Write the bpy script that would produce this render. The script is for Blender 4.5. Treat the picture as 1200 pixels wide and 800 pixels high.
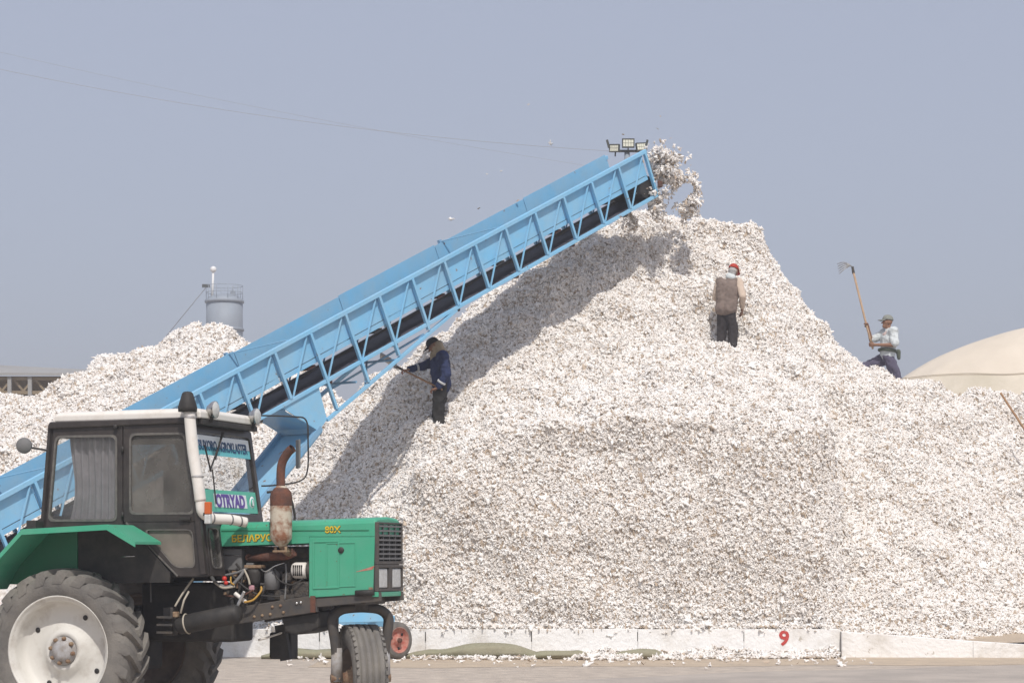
import bpy, bmesh, math, random
import numpy as np
from mathutils import Vector, Matrix, noise

for o in list(bpy.data.objects):
    bpy.data.objects.remove(o, do_unlink=True)
S = bpy.context.scene
COL = S.collection
R = math.radians
random.seed(7)
RNG = np.random.default_rng(11)

# ------------------------------------------------------------------ camera
cam_d = bpy.data.cameras.new('camera')
cam = bpy.data.objects.new('camera', cam_d)
COL.objects.link(cam)
cam.location = (0, 0, 1.6)
cam.rotation_euler = (R(90), 0, 0)
cam_d.sensor_width = 36.0
cam_d.lens = 36.0 * 2670 / 1200
cam_d.shift_y = (654 - 400) / 1200
cam_d.clip_start = 0.1
cam_d.clip_end = 6000
S.camera = cam

# ------------------------------------------------------------------ sky and sun
TO_SUN = Vector((0.10, -0.62, 0.80)).normalized()
EL = math.asin(TO_SUN.z)
AZ = math.atan2(TO_SUN.x, TO_SUN.y)
world = bpy.data.worlds.new('World')
S.world = world
world.use_nodes = True
wn = world.node_tree
for n in list(wn.nodes):
    wn.nodes.remove(n)
w_out = wn.nodes.new('ShaderNodeOutputWorld')
w_bg = wn.nodes.new('ShaderNodeBackground')
w_sky = wn.nodes.new('ShaderNodeTexSky')
w_sky.sky_type = 'NISHITA'
w_sky.sun_disc = False
w_sky.sun_elevation = EL
w_sky.sun_rotation = AZ
w_sky.altitude = 200
w_sky.air_density = 1.0
w_sky.dust_density = 4.0
w_sky.ozone_density = 1.0
w_mix = wn.nodes.new('ShaderNodeMix')          # dusty air: the sky is washed out evenly
w_mix.data_type = 'RGBA'
w_mix.inputs[0].default_value = 0.66
w_mix.inputs[7].default_value = (4.25, 4.43, 5.40, 1)
wn.links.new(w_sky.outputs[0], w_mix.inputs[6])
wn.links.new(w_mix.outputs[2], w_bg.inputs[0])
w_bg.inputs[1].default_value = 0.11
wn.links.new(w_bg.outputs[0], w_out.inputs[0])

sun_d = bpy.data.lights.new('sun', 'SUN')
sun = bpy.data.objects.new('sun', sun_d)
COL.objects.link(sun)
sun_d.energy = 2.85
sun_d.angle = R(0.9)
sun_d.color = (1.0, 0.95, 0.89)
sun.rotation_euler = (-TO_SUN).to_track_quat('-Z', 'Y').to_euler()
sun.location = (10, -10, 30)

S.view_settings.view_transform = 'Standard'
S.view_settings.look = 'None'
S.view_settings.gamma = 1
S.view_settings.exposure = 0.15
S.view_settings.use_curve_mapping = False
S.render.engine = 'CYCLES'

# ------------------------------------------------------------------ materials
M = {}
def mat(name, col, rough=0.6, metal=0.0, var=0.0, col2=None, scale=6.0, bump=0.0, bscale=40.0, dust=0.0,
        dustcol=(0.42, 0.36, 0.29), detail=6.0, contrast=(0.35, 0.65), spec=0.4, bdist=0.02, sheen=0.0, chip=0.0, chipcol=(0.16, 0.08, 0.05), chipscale=22.0):
    m = bpy.data.materials.new(name)
    m.use_nodes = True
    nt = m.node_tree
    b = nt.nodes['Principled BSDF']
    b.inputs['Roughness'].default_value = rough
    b.inputs['Metallic'].default_value = metal
    b.inputs['Specular IOR Level'].default_value = spec
    b.inputs['Base Color'].default_value = (*col, 1)
    if sheen:
        b.inputs['Sheen Weight'].default_value = sheen
    tc = nt.nodes.new('ShaderNodeTexCoord')
    last = None
    def noise_fac(sc, lo, hi, det=detail):
        t = nt.nodes.new('ShaderNodeTexNoise')
        t.inputs['Scale'].default_value = sc
        t.inputs['Detail'].default_value = det
        t.inputs['Roughness'].default_value = 0.65
        nt.links.new(tc.outputs['Object'], t.inputs['Vector'])
        r = nt.nodes.new('ShaderNodeMapRange')
        r.inputs[1].default_value = lo; r.inputs[2].default_value = hi
        nt.links.new(t.outputs[0], r.inputs[0])
        return t, r
    if col2 is not None:
        t, r = noise_fac(scale, *contrast)
        mx = nt.nodes.new('ShaderNodeMix'); mx.data_type = 'RGBA'
        mx.inputs[6].default_value = (*col, 1); mx.inputs[7].default_value = (*col2, 1)
        if var:
            mu = nt.nodes.new('ShaderNodeMath'); mu.operation = 'MULTIPLY'; mu.inputs[1].default_value = var
            nt.links.new(r.outputs[0], mu.inputs[0]); nt.links.new(mu.outputs[0], mx.inputs[0])
        else:
            nt.links.new(r.outputs[0], mx.inputs[0])
        last = mx.outputs[2]
    if dust:
        t, r = noise_fac(2.3, 0.35, 0.75)
        mx = nt.nodes.new('ShaderNodeMix'); mx.data_type = 'RGBA'
        mu = nt.nodes.new('ShaderNodeMath'); mu.operation = 'MULTIPLY'; mu.inputs[1].default_value = dust
        nt.links.new(r.outputs[0], mu.inputs[0]); nt.links.new(mu.outputs[0], mx.inputs[0])
        if last is not None: nt.links.new(last, mx.inputs[6])
        else: mx.inputs[6].default_value = (*col, 1)
        mx.inputs[7].default_value = (*dustcol, 1)
        last = mx.outputs[2]
    if chip:
        t, r = noise_fac(chipscale, 0.70 - chip, 0.74 - chip, 3.0)
        mx = nt.nodes.new('ShaderNodeMix'); mx.data_type = 'RGBA'
        nt.links.new(r.outputs[0], mx.inputs[0])
        if last is not None: nt.links.new(last, mx.inputs[6])
        else: mx.inputs[6].default_value = (*col, 1)
        mx.inputs[7].default_value = (*chipcol, 1)
        last = mx.outputs[2]
    if last is not None:
        nt.links.new(last, b.inputs['Base Color'])
    if bump:
        t = nt.nodes.new('ShaderNodeTexNoise'); t.inputs['Scale'].default_value = bscale; t.inputs['Detail'].default_value = 5
        nt.links.new(tc.outputs['Object'], t.inputs['Vector'])
        bp = nt.nodes.new('ShaderNodeBump'); bp.inputs['Strength'].default_value = bump; bp.inputs['Distance'].default_value = bdist
        nt.links.new(t.outputs[0], bp.inputs['Height'])
        nt.links.new(bp.outputs[0], b.inputs['Normal'])
    M[name] = m
    return m

def glass(name, tint, mixmin=0.06, dust=0.0, dustcol=(0.35, 0.33, 0.3)):
    m = bpy.data.materials.new(name); m.use_nodes = True
    nt = m.node_tree
    for n in list(nt.nodes): nt.nodes.remove(n)
    o = nt.nodes.new('ShaderNodeOutputMaterial')
    tr = nt.nodes.new('ShaderNodeBsdfTransparent'); tr.inputs[0].default_value = (*tint, 1)
    gl = nt.nodes.new('ShaderNodeBsdfGlossy'); gl.inputs['Roughness'].default_value = 0.03
    lw = nt.nodes.new('ShaderNodeLayerWeight'); lw.inputs[0].default_value = 0.5
    pw = nt.nodes.new('ShaderNodeMath'); pw.operation = 'POWER'; pw.inputs[1].default_value = 5.0
    fr = nt.nodes.new('ShaderNodeMath'); fr.operation = 'MULTIPLY_ADD'; fr.inputs[1].default_value = 0.9; fr.inputs[2].default_value = 0.035
    nt.links.new(lw.outputs['Facing'], pw.inputs[0]); nt.links.new(pw.outputs[0], fr.inputs[0])
    mx = nt.nodes.new('ShaderNodeMixShader')
    nt.links.new(fr.outputs[0], mx.inputs[0]); nt.links.new(tr.outputs[0], mx.inputs[1]); nt.links.new(gl.outputs[0], mx.inputs[2])
    out = mx
    if dust:
        df = nt.nodes.new('ShaderNodeBsdfDiffuse'); df.inputs[0].default_value = (*dustcol, 1)
        tn = nt.nodes.new('ShaderNodeTexNoise'); tn.inputs['Scale'].default_value = 3.5; tn.inputs['Detail'].default_value = 6
        tc = nt.nodes.new('ShaderNodeTexCoord'); nt.links.new(tc.outputs['Object'], tn.inputs['Vector'])
        mr = nt.nodes.new('ShaderNodeMapRange'); mr.inputs[1].default_value = 0.3; mr.inputs[2].default_value = 0.7
        mr.inputs[3].default_value = dust * 0.6; mr.inputs[4].default_value = dust * 1.3
        nt.links.new(tn.outputs[0], mr.inputs[0])
        m2 = nt.nodes.new('ShaderNodeMixShader')
        nt.links.new(mr.outputs[0], m2.inputs[0]); nt.links.new(mx.outputs[0], m2.inputs[1]); nt.links.new(df.outputs[0], m2.inputs[2])
        out = m2
    nt.links.new(out.outputs[0], o.inputs[0])
    M[name] = m

mat('gravel', (0.58, 0.50, 0.415), 0.95, col2=(0.40, 0.345, 0.29), scale=3.5, bump=0.6, bscale=30, bdist=0.05)
mat('asphalt', (0.46, 0.405, 0.35), 0.9, col2=(0.36, 0.32, 0.28), scale=0.9, bump=0.5, bscale=40, contrast=(0.4, 0.62))
mat('sand', (0.54, 0.44, 0.325), 0.95, col2=(0.44, 0.36, 0.275), scale=2.2, bump=0.5, bscale=20, bdist=0.04)
mat('concrete', (0.42, 0.40, 0.37), 0.9, col2=(0.33, 0.31, 0.29), scale=2.0, bump=0.3)
mat('whitewash', (0.86, 0.85, 0.83), 0.85, col2=(0.60, 0.555, 0.49), scale=1.7, contrast=(0.50, 0.8), bump=0.6, bscale=14, bdist=0.03, chip=0.03, chipcol=(0.50, 0.46, 0.40), chipscale=6)
mat('red_paint', (0.50, 0.06, 0.05), 0.7, col2=(0.7, 0.45, 0.4), scale=14, contrast=(0.58, 0.72))
mat('joint', (0.06, 0.055, 0.05), 0.9)
mat('blue', (0.20, 0.515, 0.785), 0.42, col2=(0.24, 0.49, 0.69), scale=2.0, dust=0.25, dustcol=(0.50, 0.58, 0.62), bump=0.12, bscale=3, bdist=0.05, chip=0.012, chipscale=8, chipcol=(0.24, 0.16, 0.12))
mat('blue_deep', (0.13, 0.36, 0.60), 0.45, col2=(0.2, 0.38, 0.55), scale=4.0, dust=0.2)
mat('rust', (0.16, 0.065, 0.04), 0.9, col2=(0.09, 0.05, 0.04), scale=14, bump=0.4)
mat('belt', (0.035, 0.037, 0.055), 0.7, col2=(0.06, 0.06, 0.08), scale=5, dust=0.15, dustcol=(0.2, 0.2, 0.22))
mat('dark_steel', (0.05, 0.05, 0.052), 0.6, col2=(0.09, 0.075, 0.06), scale=8, dust=0.3, dustcol=(0.16, 0.14, 0.12))  # also stands in for shade on the conveyor's far bottom chord
mat('black', (0.016, 0.016, 0.017), 0.65, col2=(0.04, 0.036, 0.032), scale=7, dust=0.25, dustcol=(0.09, 0.08, 0.07))
mat('engine', (0.035, 0.034, 0.034), 0.6, col2=(0.085, 0.07, 0.055), scale=18, bump=0.5, bscale=50)
mat('cab_brown', (0.024, 0.021, 0.021), 0.32, col2=(0.05, 0.042, 0.038), scale=7, dust=0.28, dustcol=(0.10, 0.088, 0.078), bump=0.06, bscale=8)
mat('rubber_seal', (0.16, 0.15, 0.135), 0.8, col2=(0.10, 0.095, 0.09), scale=20)
mat('cream', (0.74, 0.71, 0.66), 0.6, col2=(0.6, 0.55, 0.48), scale=6, contrast=(0.5, 0.8))
mat('green', (0.045, 0.37, 0.215), 0.38, col2=(0.06, 0.34, 0.21), scale=2.5, dust=0.35, dustcol=(0.17, 0.40, 0.29), bump=0.10, bscale=4, bdist=0.03, chip=0.015, chipscale=26)
mat('green_dark', (0.02, 0.16, 0.085), 0.5, dust=0.35, dustcol=(0.06, 0.10, 0.07))
mat('yellow', (0.62, 0.47, 0.03), 0.6)
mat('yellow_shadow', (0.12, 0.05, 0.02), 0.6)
mat('tyre', (0.11, 0.105, 0.10), 0.9, col2=(0.17, 0.16, 0.145), scale=5, dust=0.6, dustcol=(0.30, 0.275, 0.24), bump=0.25, bscale=60)
mat('rim_white', (0.64, 0.625, 0.58), 0.6, col2=(0.40, 0.36, 0.31), scale=4, contrast=(0.5, 0.8), bump=0.1, bscale=20)
mat('rim_brown', (0.10, 0.075, 0.06), 0.8, col2=(0.18, 0.14, 0.11), scale=4)
mat('rust_steel', (0.32, 0.24, 0.15), 0.75, col2=(0.16, 0.08, 0.05), scale=18)
mat('hub_grey', (0.42, 0.42, 0.43), 0.55, col2=(0.28, 0.25, 0.22), scale=14)
mat('muffler', (0.50, 0.45, 0.36), 0.75, col2=(0.24, 0.11, 0.06), scale=9, contrast=(0.45, 0.62), bump=0.2)
mat('chrome', (0.6, 0.6, 0.6), 0.25, metal=0.9, col2=(0.4, 0.38, 0.35), scale=20)
mat('lamp_lens', (0.62, 0.64, 0.63), 0.12, col2=(0.5, 0.5, 0.48), scale=30, bump=0.3, bscale=90)
mat('orange_lens', (0.55, 0.12, 0.03), 0.3)
mat('curtain', (0.31, 0.285, 0.30), 0.95, col2=(0.24, 0.22, 0.235), scale=9)
mat('seat_cloth', (0.10, 0.09, 0.08), 0.9)
mat('banner_white', (0.78, 0.80, 0.82), 0.5)
mat('banner_teal', (0.14, 0.50, 0.55), 0.5)
mat('banner_green', (0.12, 0.48, 0.36), 0.5)
mat('navy_ink', (0.02, 0.07, 0.16), 0.5)
mat('purple_ink', (0.13, 0.07, 0.32), 0.5)
mat('hose_pale', (0.42, 0.38, 0.31), 0.8)
mat('hose_grey', (0.16, 0.16, 0.16), 0.7)
mat('red_plastic', (0.55, 0.04, 0.03), 0.4)
mat('pink_plastic', (0.45, 0.25, 0.28), 0.5)
mat('yellow_pipe', (0.45, 0.26, 0.05), 0.5)
mat('wheel_red', (0.40, 0.10, 0.07), 0.75, col2=(0.5, 0.30, 0.24), scale=12)
mat('tarp_green', (0.30, 0.29, 0.195), 0.9, col2=(0.24, 0.23, 0.15), scale=4, bump=0.5, bscale=9, bdist=0.03, dust=0.4)
mat('tarp_beige', (0.72, 0.64, 0.53), 0.85, col2=(0.64, 0.565, 0.46), scale=0.35, bump=0.3, bscale=1.2, bdist=0.12)
mat('tarp_olive', (0.67, 0.60, 0.49), 0.85, col2=(0.54, 0.485, 0.38), scale=0.5, bump=0.3, bscale=1.2, bdist=0.12)
mat('silo_grey', (0.31, 0.355, 0.41), 0.6, col2=(0.27, 0.30, 0.34), scale=0.5, metal=0.0)
mat('roof_sheet', (0.34, 0.335, 0.325), 0.7, col2=(0.29, 0.285, 0.275), scale=0.2)
mat('truss_tan', (0.30, 0.235, 0.15), 0.8, col2=(0.22, 0.17, 0.11), scale=0.8)
mat('shed_inside', (0.30, 0.235, 0.155), 0.9)
mat('white_paint', (0.78, 0.78, 0.77), 0.5)
mat('lamp_case', (0.07, 0.075, 0.07), 0.5)
mat('led', (0.72, 0.72, 0.60), 0.25)
mat('wire', (0.34, 0.34, 0.36), 0.7)
mat('wood', (0.36, 0.215, 0.115), 0.7, col2=(0.27, 0.15, 0.08), scale=12)
mat('wood_pale', (0.48, 0.335, 0.22), 0.7, col2=(0.38, 0.25, 0.15), scale=12)
mat('steel', (0.34, 0.34, 0.34), 0.4, metal=0.5, col2=(0.24, 0.23, 0.22), scale=12)
mat('skin', (0.30, 0.165, 0.105), 0.6, col2=(0.25, 0.13, 0.085), scale=14)
mat('jacket_navy', (0.018, 0.028, 0.078), 0.9, col2=(0.024, 0.036, 0.10), scale=8, bump=0.3, bscale=25)
mat('jacket_blue', (0.022, 0.036, 0.12), 0.9)
mat('reflect', (0.55, 0.56, 0.56), 0.5)
mat('cap_black', (0.014, 0.014, 0.016), 0.9)
mat('scarf_tan', (0.42, 0.34, 0.24), 0.95, col2=(0.34, 0.27, 0.18), scale=20)
mat('trouser_black', (0.016, 0.016, 0.016), 0.95, col2=(0.03, 0.028, 0.026), scale=6, dust=0.2, dustcol=(0.06, 0.055, 0.05))
mat('vest', (0.225, 0.175, 0.15), 0.95, col2=(0.17, 0.132, 0.112), scale=10)
mat('sleeve_cream', (0.58, 0.47, 0.38), 0.95)
mat('trouser_char', (0.035, 0.03, 0.031), 0.95, dust=0.3, dustcol=(0.07, 0.06, 0.06))
mat('cap_red', (0.40, 0.045, 0.03), 0.85)
mat('hair_grey', (0.40, 0.39, 0.38), 0.95)
mat('shirt_white', (0.62, 0.66, 0.66), 0.9, col2=(0.54, 0.58, 0.59), scale=10)
mat('pouch', (0.10, 0.115, 0.09), 0.9)
mat('trouser_purple', (0.115, 0.105, 0.155), 0.95, col2=(0.09, 0.08, 0.12), scale=10)
mat('cap_grey', (0.23, 0.24, 0.215), 0.9)
mat('scarf_pink', (0.55, 0.43, 0.40), 0.95)
mat('boot', (0.03, 0.025, 0.02), 0.8)
glass('glass_clear', (0.98, 0.985, 0.985), dust=0.02)
glass('glass_dusty', (0.93, 0.94, 0.94), dust=0.07)
glass('glass_dark', (0.45, 0.44, 0.43), dust=0.42, dustcol=(0.24, 0.225, 0.205))
glass('glass_lower', (0.6, 0.6, 0.6), dust=0.55, dustcol=(0.30, 0.27, 0.23))

def cotton_mat(name, c_lo, c_hi, subs=0.0):
    m = bpy.data.materials.new(name); m.use_nodes = True
    nt = m.node_tree; b = nt.nodes['Principled BSDF']
    b.inputs['Roughness'].default_value = 1.0
    b.inputs['Specular IOR Level'].default_value = 0.1
    at = nt.nodes.new('ShaderNodeAttribute'); at.attribute_name = 'tint'; at.attribute_type = 'INSTANCER'
    mx = nt.nodes.new('ShaderNodeMix'); mx.data_type = 'RGBA'
    mx.inputs[6].default_value = (*c_lo, 1); mx.inputs[7].default_value = (*c_hi, 1)
    nt.links.new(at.outputs['Fac'], mx.inputs[0])
    nt.links.new(mx.outputs[2], b.inputs['Base Color'])
    if subs:
        tl = nt.nodes.new('ShaderNodeBsdfTranslucent'); nt.links.new(mx.outputs[2], tl.inputs[0])
        ms = nt.nodes.new('ShaderNodeMixShader'); ms.inputs[0].default_value = subs
        nt.links.new(b.outputs[0], ms.inputs[1]); nt.links.new(tl.outputs[0], ms.inputs[2])
        nt.links.new(ms.outputs[0], nt.nodes['Material Output'].inputs[0])
    M[name] = m
cotton_mat('cotton', (0.72, 0.645, 0.57), (0.89, 0.872, 0.845), 0.0)
cotton_mat('bract', (0.24, 0.18, 0.125), (0.52, 0.43, 0.34), 0.0)
mat('cotton_core', (0.78, 0.745, 0.70), 1.0, col2=(0.52, 0.44, 0.365), scale=9, contrast=(0.45, 0.7), bump=1.0, bscale=14, bdist=0.08)

# ------------------------------------------------------------------ mesh helpers
class MB:
    def __init__(self):
        self.v = []; self.f = []; self.smooth = []
    def add(self, vs, fs, smooth=False):
        o = len(self.v)
        self.v += [tuple(p) for p in vs]
        self.f += [tuple(i + o for i in f) for f in fs]
        self.smooth += [smooth] * len(fs)
        return self
    def box(self, c, s, rot=None):
        x, y, z = s[0] / 2, s[1] / 2, s[2] / 2
        vs = [Vector((i * x, j * y, k * z)) for i in (-1, 1) for j in (-1, 1) for k in (-1, 1)]
        if rot is not None: vs = [rot @ p for p in vs]
        c = Vector(c)
        self.add([p + c for p in vs], [(0, 1, 3, 2), (4, 6, 7, 5), (0, 4, 5, 1), (2, 3, 7, 6), (0, 2, 6, 4), (1, 5, 7, 3)])
        return self
    def bar(self, a, b, wd, ht, up=(0, 0, 1)):
        a, b = Vector(a), Vector(b)
        d = (b - a).normalized()
        s = d.cross(Vector(up))
        if s.length < 1e-5: s = d.cross(Vector((1, 0, 0)))
        s.normalize(); t = s.cross(d).normalized()
        vs = []
        for p in (a, b):
            for i, j in ((-1, -1), (1, -1), (1, 1), (-1, 1)):
                vs.append(p + s * i * wd / 2 + t * j * ht / 2)
        self.add(vs, [(3, 2, 1, 0), (4, 5, 6, 7), (0, 1, 5, 4), (1, 2, 6, 5), (2, 3, 7, 6), (3, 0, 4, 7)])
        return self
    def tube(self, pts, r, seg=10, cap=True):
        pts = [Vector(p) for p in pts]
        rs = r if isinstance(r, (list, tuple)) else [r] * len(pts)
        vs = []; fs = []
        prev = None
        for i, p in enumerate(pts):
            d = (pts[min(i + 1, len(pts) - 1)] - pts[max(i - 1, 0)]).normalized()
            if prev is None:
                s = d.orthogonal().normalized()
            else:
                s = (prev - d * prev.dot(d))
                s = s.normalized() if s.length > 1e-6 else d.orthogonal().normalized()
            prev = s
            t = d.cross(s)
            for k in range(seg):
                an = 2 * math.pi * k / seg
                vs.append(p + (s * math.cos(an) + t * math.sin(an)) * rs[i])
        n = len(pts)
        for i in range(n - 1):
            for k in range(seg):
                a = i * seg + k; b = i * seg + (k + 1) % seg
                fs.append((a, b, b + seg, a + seg))
        self.add(vs, fs, True)
        if cap:
            self.add(vs[:seg], [tuple(reversed(range(seg)))])
            self.add(vs[-seg:], [tuple(range(seg))])
        return self
    def lathe(self, prof, c=(0, 0, 0), axis='Y', seg=40, closed=False, basis=None):
        """prof: list of (radius, offset along axis)"""
        c = Vector(c)
        if basis is None:
            basis = {'X': (Vector((1, 0, 0)), Vector((0, 1, 0)), Vector((0, 0, 1))),
                     'Y': (Vector((0, 1, 0)), Vector((0, 0, 1)), Vector((1, 0, 0))),
                     'Z': (Vector((0, 0, 1)), Vector((1, 0, 0)), Vector((0, 1, 0)))}[axis]
        ax, e1, e2 = basis
        vs = []; fs = []
        m = len(prof)
        for k in range(seg):
            an = 2 * math.pi * k / seg
            e = e1 * math.cos(an) + e2 * math.sin(an)
            for r, h in prof:
                vs.append(c + e * r + ax * h)
        for k in range(seg):
            k2 = (k + 1) % seg
            for i in range(m if closed else m - 1):
                j = (i + 1) % m
                fs.append((k * m + i, k2 * m + i, k2 * m + j, k * m + j))
        self.add(vs, fs, True)
        return self
    def prism(self, poly, y0, y1, fn=None):
        """poly: (a, b) outline, extruded from y0 to y1; fn maps (a, y, b) to 3D"""
        fn = fn or (lambda a, y, b: (a, y, b))
        n = len(poly)
        vs = [fn(a, y0, b) for a, b in poly] + [fn(a, y1, b) for a, b in poly]
        fs = [tuple(range(n)), tuple(reversed(range(n, 2 * n)))]
        fs += [(i, i + n, (i + 1) % n + n, (i + 1) % n) for i in range(n)]
        self.add(vs, fs)
        return self
    def ring(self, outer, inner, y0, y1, fn=None):
        fn = fn or (lambda a, y, b: (a, y, b))
        n = len(outer)
        vs = []
        for y in (y0, y1):
            vs += [fn(a, y, b) for a, b in outer] + [fn(a, y, b) for a, b in inner]
        fs = []
        for i in range(n):
            j = (i + 1) % n
            fs.append((i, j, n + j, n + i))
            fs.append((2 * n + i, 3 * n + i, 3 * n + j, 2 * n + j))
            fs.append((i, 2 * n + i, 2 * n + j, j))
            fs.append((n + i, n + j, 3 * n + j, 3 * n + i))
        self.add(vs, fs)
        return self
    def sphere(self, c, r, sc=(1, 1, 1), seg=16, rings=10):
        vs = []; fs = []
        for i in range(rings + 1):
            th = math.pi * i / rings
            for k in range(seg):
                ph = 2 * math.pi * k / seg
                vs.append((c[0] + r * sc[0] * math.sin(th) * math.cos(ph), c[1] + r * sc[1] * math.sin(th) * math.sin(ph), c[2] + r * sc[2] * math.cos(th)))
        for i in range(rings):
            for k in range(seg):
                k2 = (k + 1) % seg
                fs.append((i * seg + k, (i + 1) * seg + k, (i + 1) * seg + k2, i * seg + k2))
        self.add(vs, fs, True)
        return self
    def build(self, name, m, parent=None, bevel=0.0, world=False, fix=True):
        me = bpy.data.meshes.new(name)
        vs = self.v
        if world and parent is not None:
            base = base_of(parent)
            vs = [(p[0] - base[0], p[1] - base[1], p[2] - base[2]) for p in vs]
        me.from_pydata(vs, [], self.f)
        me.polygons.foreach_set('use_smooth', self.smooth)
        me.materials.append(M[m] if isinstance(m, str) else m)
        if fix:
            bm = bmesh.new(); bm.from_mesh(me)
            bmesh.ops.remove_doubles(bm, verts=bm.verts, dist=1e-5)
            bmesh.ops.recalc_face_normals(bm, faces=bm.faces)
            bm.to_mesh(me); bm.free()
        me.update()
        o = bpy.data.objects.new(name, me)
        COL.objects.link(o)
        if parent is not None: o.parent = parent
        if bevel:
            bv = o.modifiers.new('bevel', 'BEVEL'); bv.width = bevel; bv.segments = 2; bv.limit_method = 'ANGLE'; bv.angle_limit = R(40)
        return o

def base_of(o):
    b = Vector(o.location)
    while o.parent is not None:
        o = o.parent; b += Vector(o.location)
    return b

def thing(name, label, cat, loc=(0, 0, 0), rz=0.0, group=None):
    o = bpy.data.objects.new(name, None)
    COL.objects.link(o)
    o.empty_display_size = 0.3
    o.location = loc; o.rotation_euler = (0, 0, rz)
    tag(o, label, cat, group)
    return o
def tag(o, label=None, cat=None, group=None, kind=None):
    if label: o['label'] = label
    if cat: o['category'] = cat
    if group: o['group'] = group
    if kind: o['kind'] = kind
    return o
def round_poly(poly, r, n=4):
    out = []
    k = len(poly)
    for i in range(k):
        p = Vector(poly[i]); a = Vector(poly[i - 1]); b = Vector(poly[(i + 1) % k])
        da = (a - p).normalized(); db = (b - p).normalized()
        rr = min(r, (a - p).length * 0.45, (b - p).length * 0.45)
        p0 = p + da * rr; p1 = p + db * rr
        for j in range(n + 1):
            t = j / n
            q = p0 * (1 - t) ** 2 + p * 2 * t * (1 - t) + p1 * t * t
            out.append((q.x, q.y))
    return out
def smooth_path(pts, n=6):
    pts = [Vector(p) for p in pts]
    out = []
    for i in range(len(pts) - 1):
        p0 = pts[max(i - 1, 0)]; p1 = pts[i]; p2 = pts[i + 1]; p3 = pts[min(i + 2, len(pts) - 1)]
        for j in range(n):
            t = j / n
            out.append(0.5 * ((2 * p1) + (p2 - p0) * t + (2 * p0 - 5 * p1 + 4 * p2 - p3) * t * t + (3 * p1 - p0 - 3 * p2 + p3) * t ** 3))
    out.append(pts[-1])
    return out
def text_mesh(name, body, size, m, parent, mtx, width=None, depth=0.0012, bold=0.0, shear=0.0):
    cu = bpy.data.curves.new(name, 'FONT')
    cu.body = body; cu.size = size; cu.extrude = depth; cu.offset = bold; cu.shear = shear
    cu.align_x = 'LEFT'; cu.resolution_u = 3
    t = bpy.data.objects.new(name, cu); COL.objects.link(t)
    dg = bpy.context.evaluated_depsgraph_get()
    me = bpy.data.meshes.new_from_object(t.evaluated_get(dg))
    bpy.data.objects.remove(t, do_unlink=True)
    if width:
        xs = [v.co.x for v in me.vertices]
        lo, hi = min(xs), max(xs)
        k = width / (hi - lo)
        for v in me.vertices: v.co.x = (v.co.x - lo) * k
    me.materials.clear(); me.materials.append(M[m])
    o = bpy.data.objects.new(name, me); COL.objects.link(o)
    o.parent = parent; o.matrix_local = mtx
    return o

# ------------------------------------------------------------------ ground
def sheet(name, pts, z, m, label=None):
    b = MB(); b.add([(x, y, z) for x, y in pts], [tuple(range(len(pts)))])
    return tag(b.build(name, m, fix=False), kind='structure')
sheet('ground', [(-3000, -200), (3000, -200), (3000, 5500), (-3000, 5500)], 0.0, 'gravel')
rng = random.Random(3)
edge = []
for i in range(60):
    x = -2.5 + i * 0.55
    y = 26.3 + 1.05 * (x + 2.5) if x < 2.4 else 31.45 + 0.52 * (x - 2.4)
    edge.append((x, y + 0.12 * math.sin(x * 2.1) + rng.uniform(-0.06, 0.06)))
sheet('road', edge + [(40, edge[-1][1]), (40, 5), (-2.5, 5)], 0.006, 'asphalt')
strip = []
for i in range(70):
    x = -3 + i * 0.4
    strip.append((x, 33.6 + 0.09 * x + 0.18 * math.sin(x * 1.7) + rng.uniform(-0.08, 0.08)))
sheet('sandy_verge', strip + [(25, 37.1), (-3, 37.1)], 0.003, 'sand')
# sandy bank behind the low wall on the right
bk = MB(); nx, ny = 40, 24
for j in range(ny):
    for i in range(nx):
        x = 5.2 + i * 0.35; y = 36.95 + j * 0.5
        z = 0.30 - 0.02 * (x - 5.2) + 0.075 * max(0, y - 37.4) + 0.05 * noise.noise(Vector((x * 0.8, y * 0.8, 3)))
        bk.v.append((x, y, z))
for j in range(ny - 1):
    for i in range(nx - 1):
        a = j * nx + i; bk.f.append((a, a + 1, a + nx + 1, a + nx)); bk.smooth.append(True)
tag(bk.build('sandy_bank', 'sand', fix=False), kind='structure')
# concrete storage pad under the heap
tag(MB().box((-2.4, 48.6, 0.2), (15.2, 22.6, 0.42)).build('concrete_pad', 'concrete'), kind='structure')

# ------------------------------------------------------------------ kerb walls
kerb = thing('kerb_wall', 'long whitewashed concrete kerb along the foot of the big cotton heap', 'kerb', (-2.4, 37.1, 0))
x = -10.0; k = 0
while x < 5.3:
    wdt = min(1.72, 5.32 - x)
    b = MB(); hgt = 0.455 + 0.004 * math.sin(k * 2.3)
    b.box((x + wdt / 2, 37.12 + 0.008 * math.sin(k * 5.1), hgt / 2), (wdt - 0.003, 0.34, hgt))
    b.build('kerb_block', 'whitewash', kerb, bevel=0.006, world=True)
    if k > 0:
        MB().box((x - 0.003, 36.953, 0.335), (0.014, 0.02, 0.15)).build('joint', 'joint', kerb, world=True)
    x += wdt; k += 1
text_mesh('painted_number', '9', 0.33, 'red_paint', kerb,
          Matrix.Translation((4.33 + 2.4, 36.942 - 37.1, 0.20)) @ Matrix.Rotation(R(90), 4, 'X'), width=0.165, bold=0.009)
low = thing('low_wall', 'low whitewashed wall tapering down to the right beside the sandy bank', 'wall', (7.5, 36.9, 0))
x = 5.33
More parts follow.
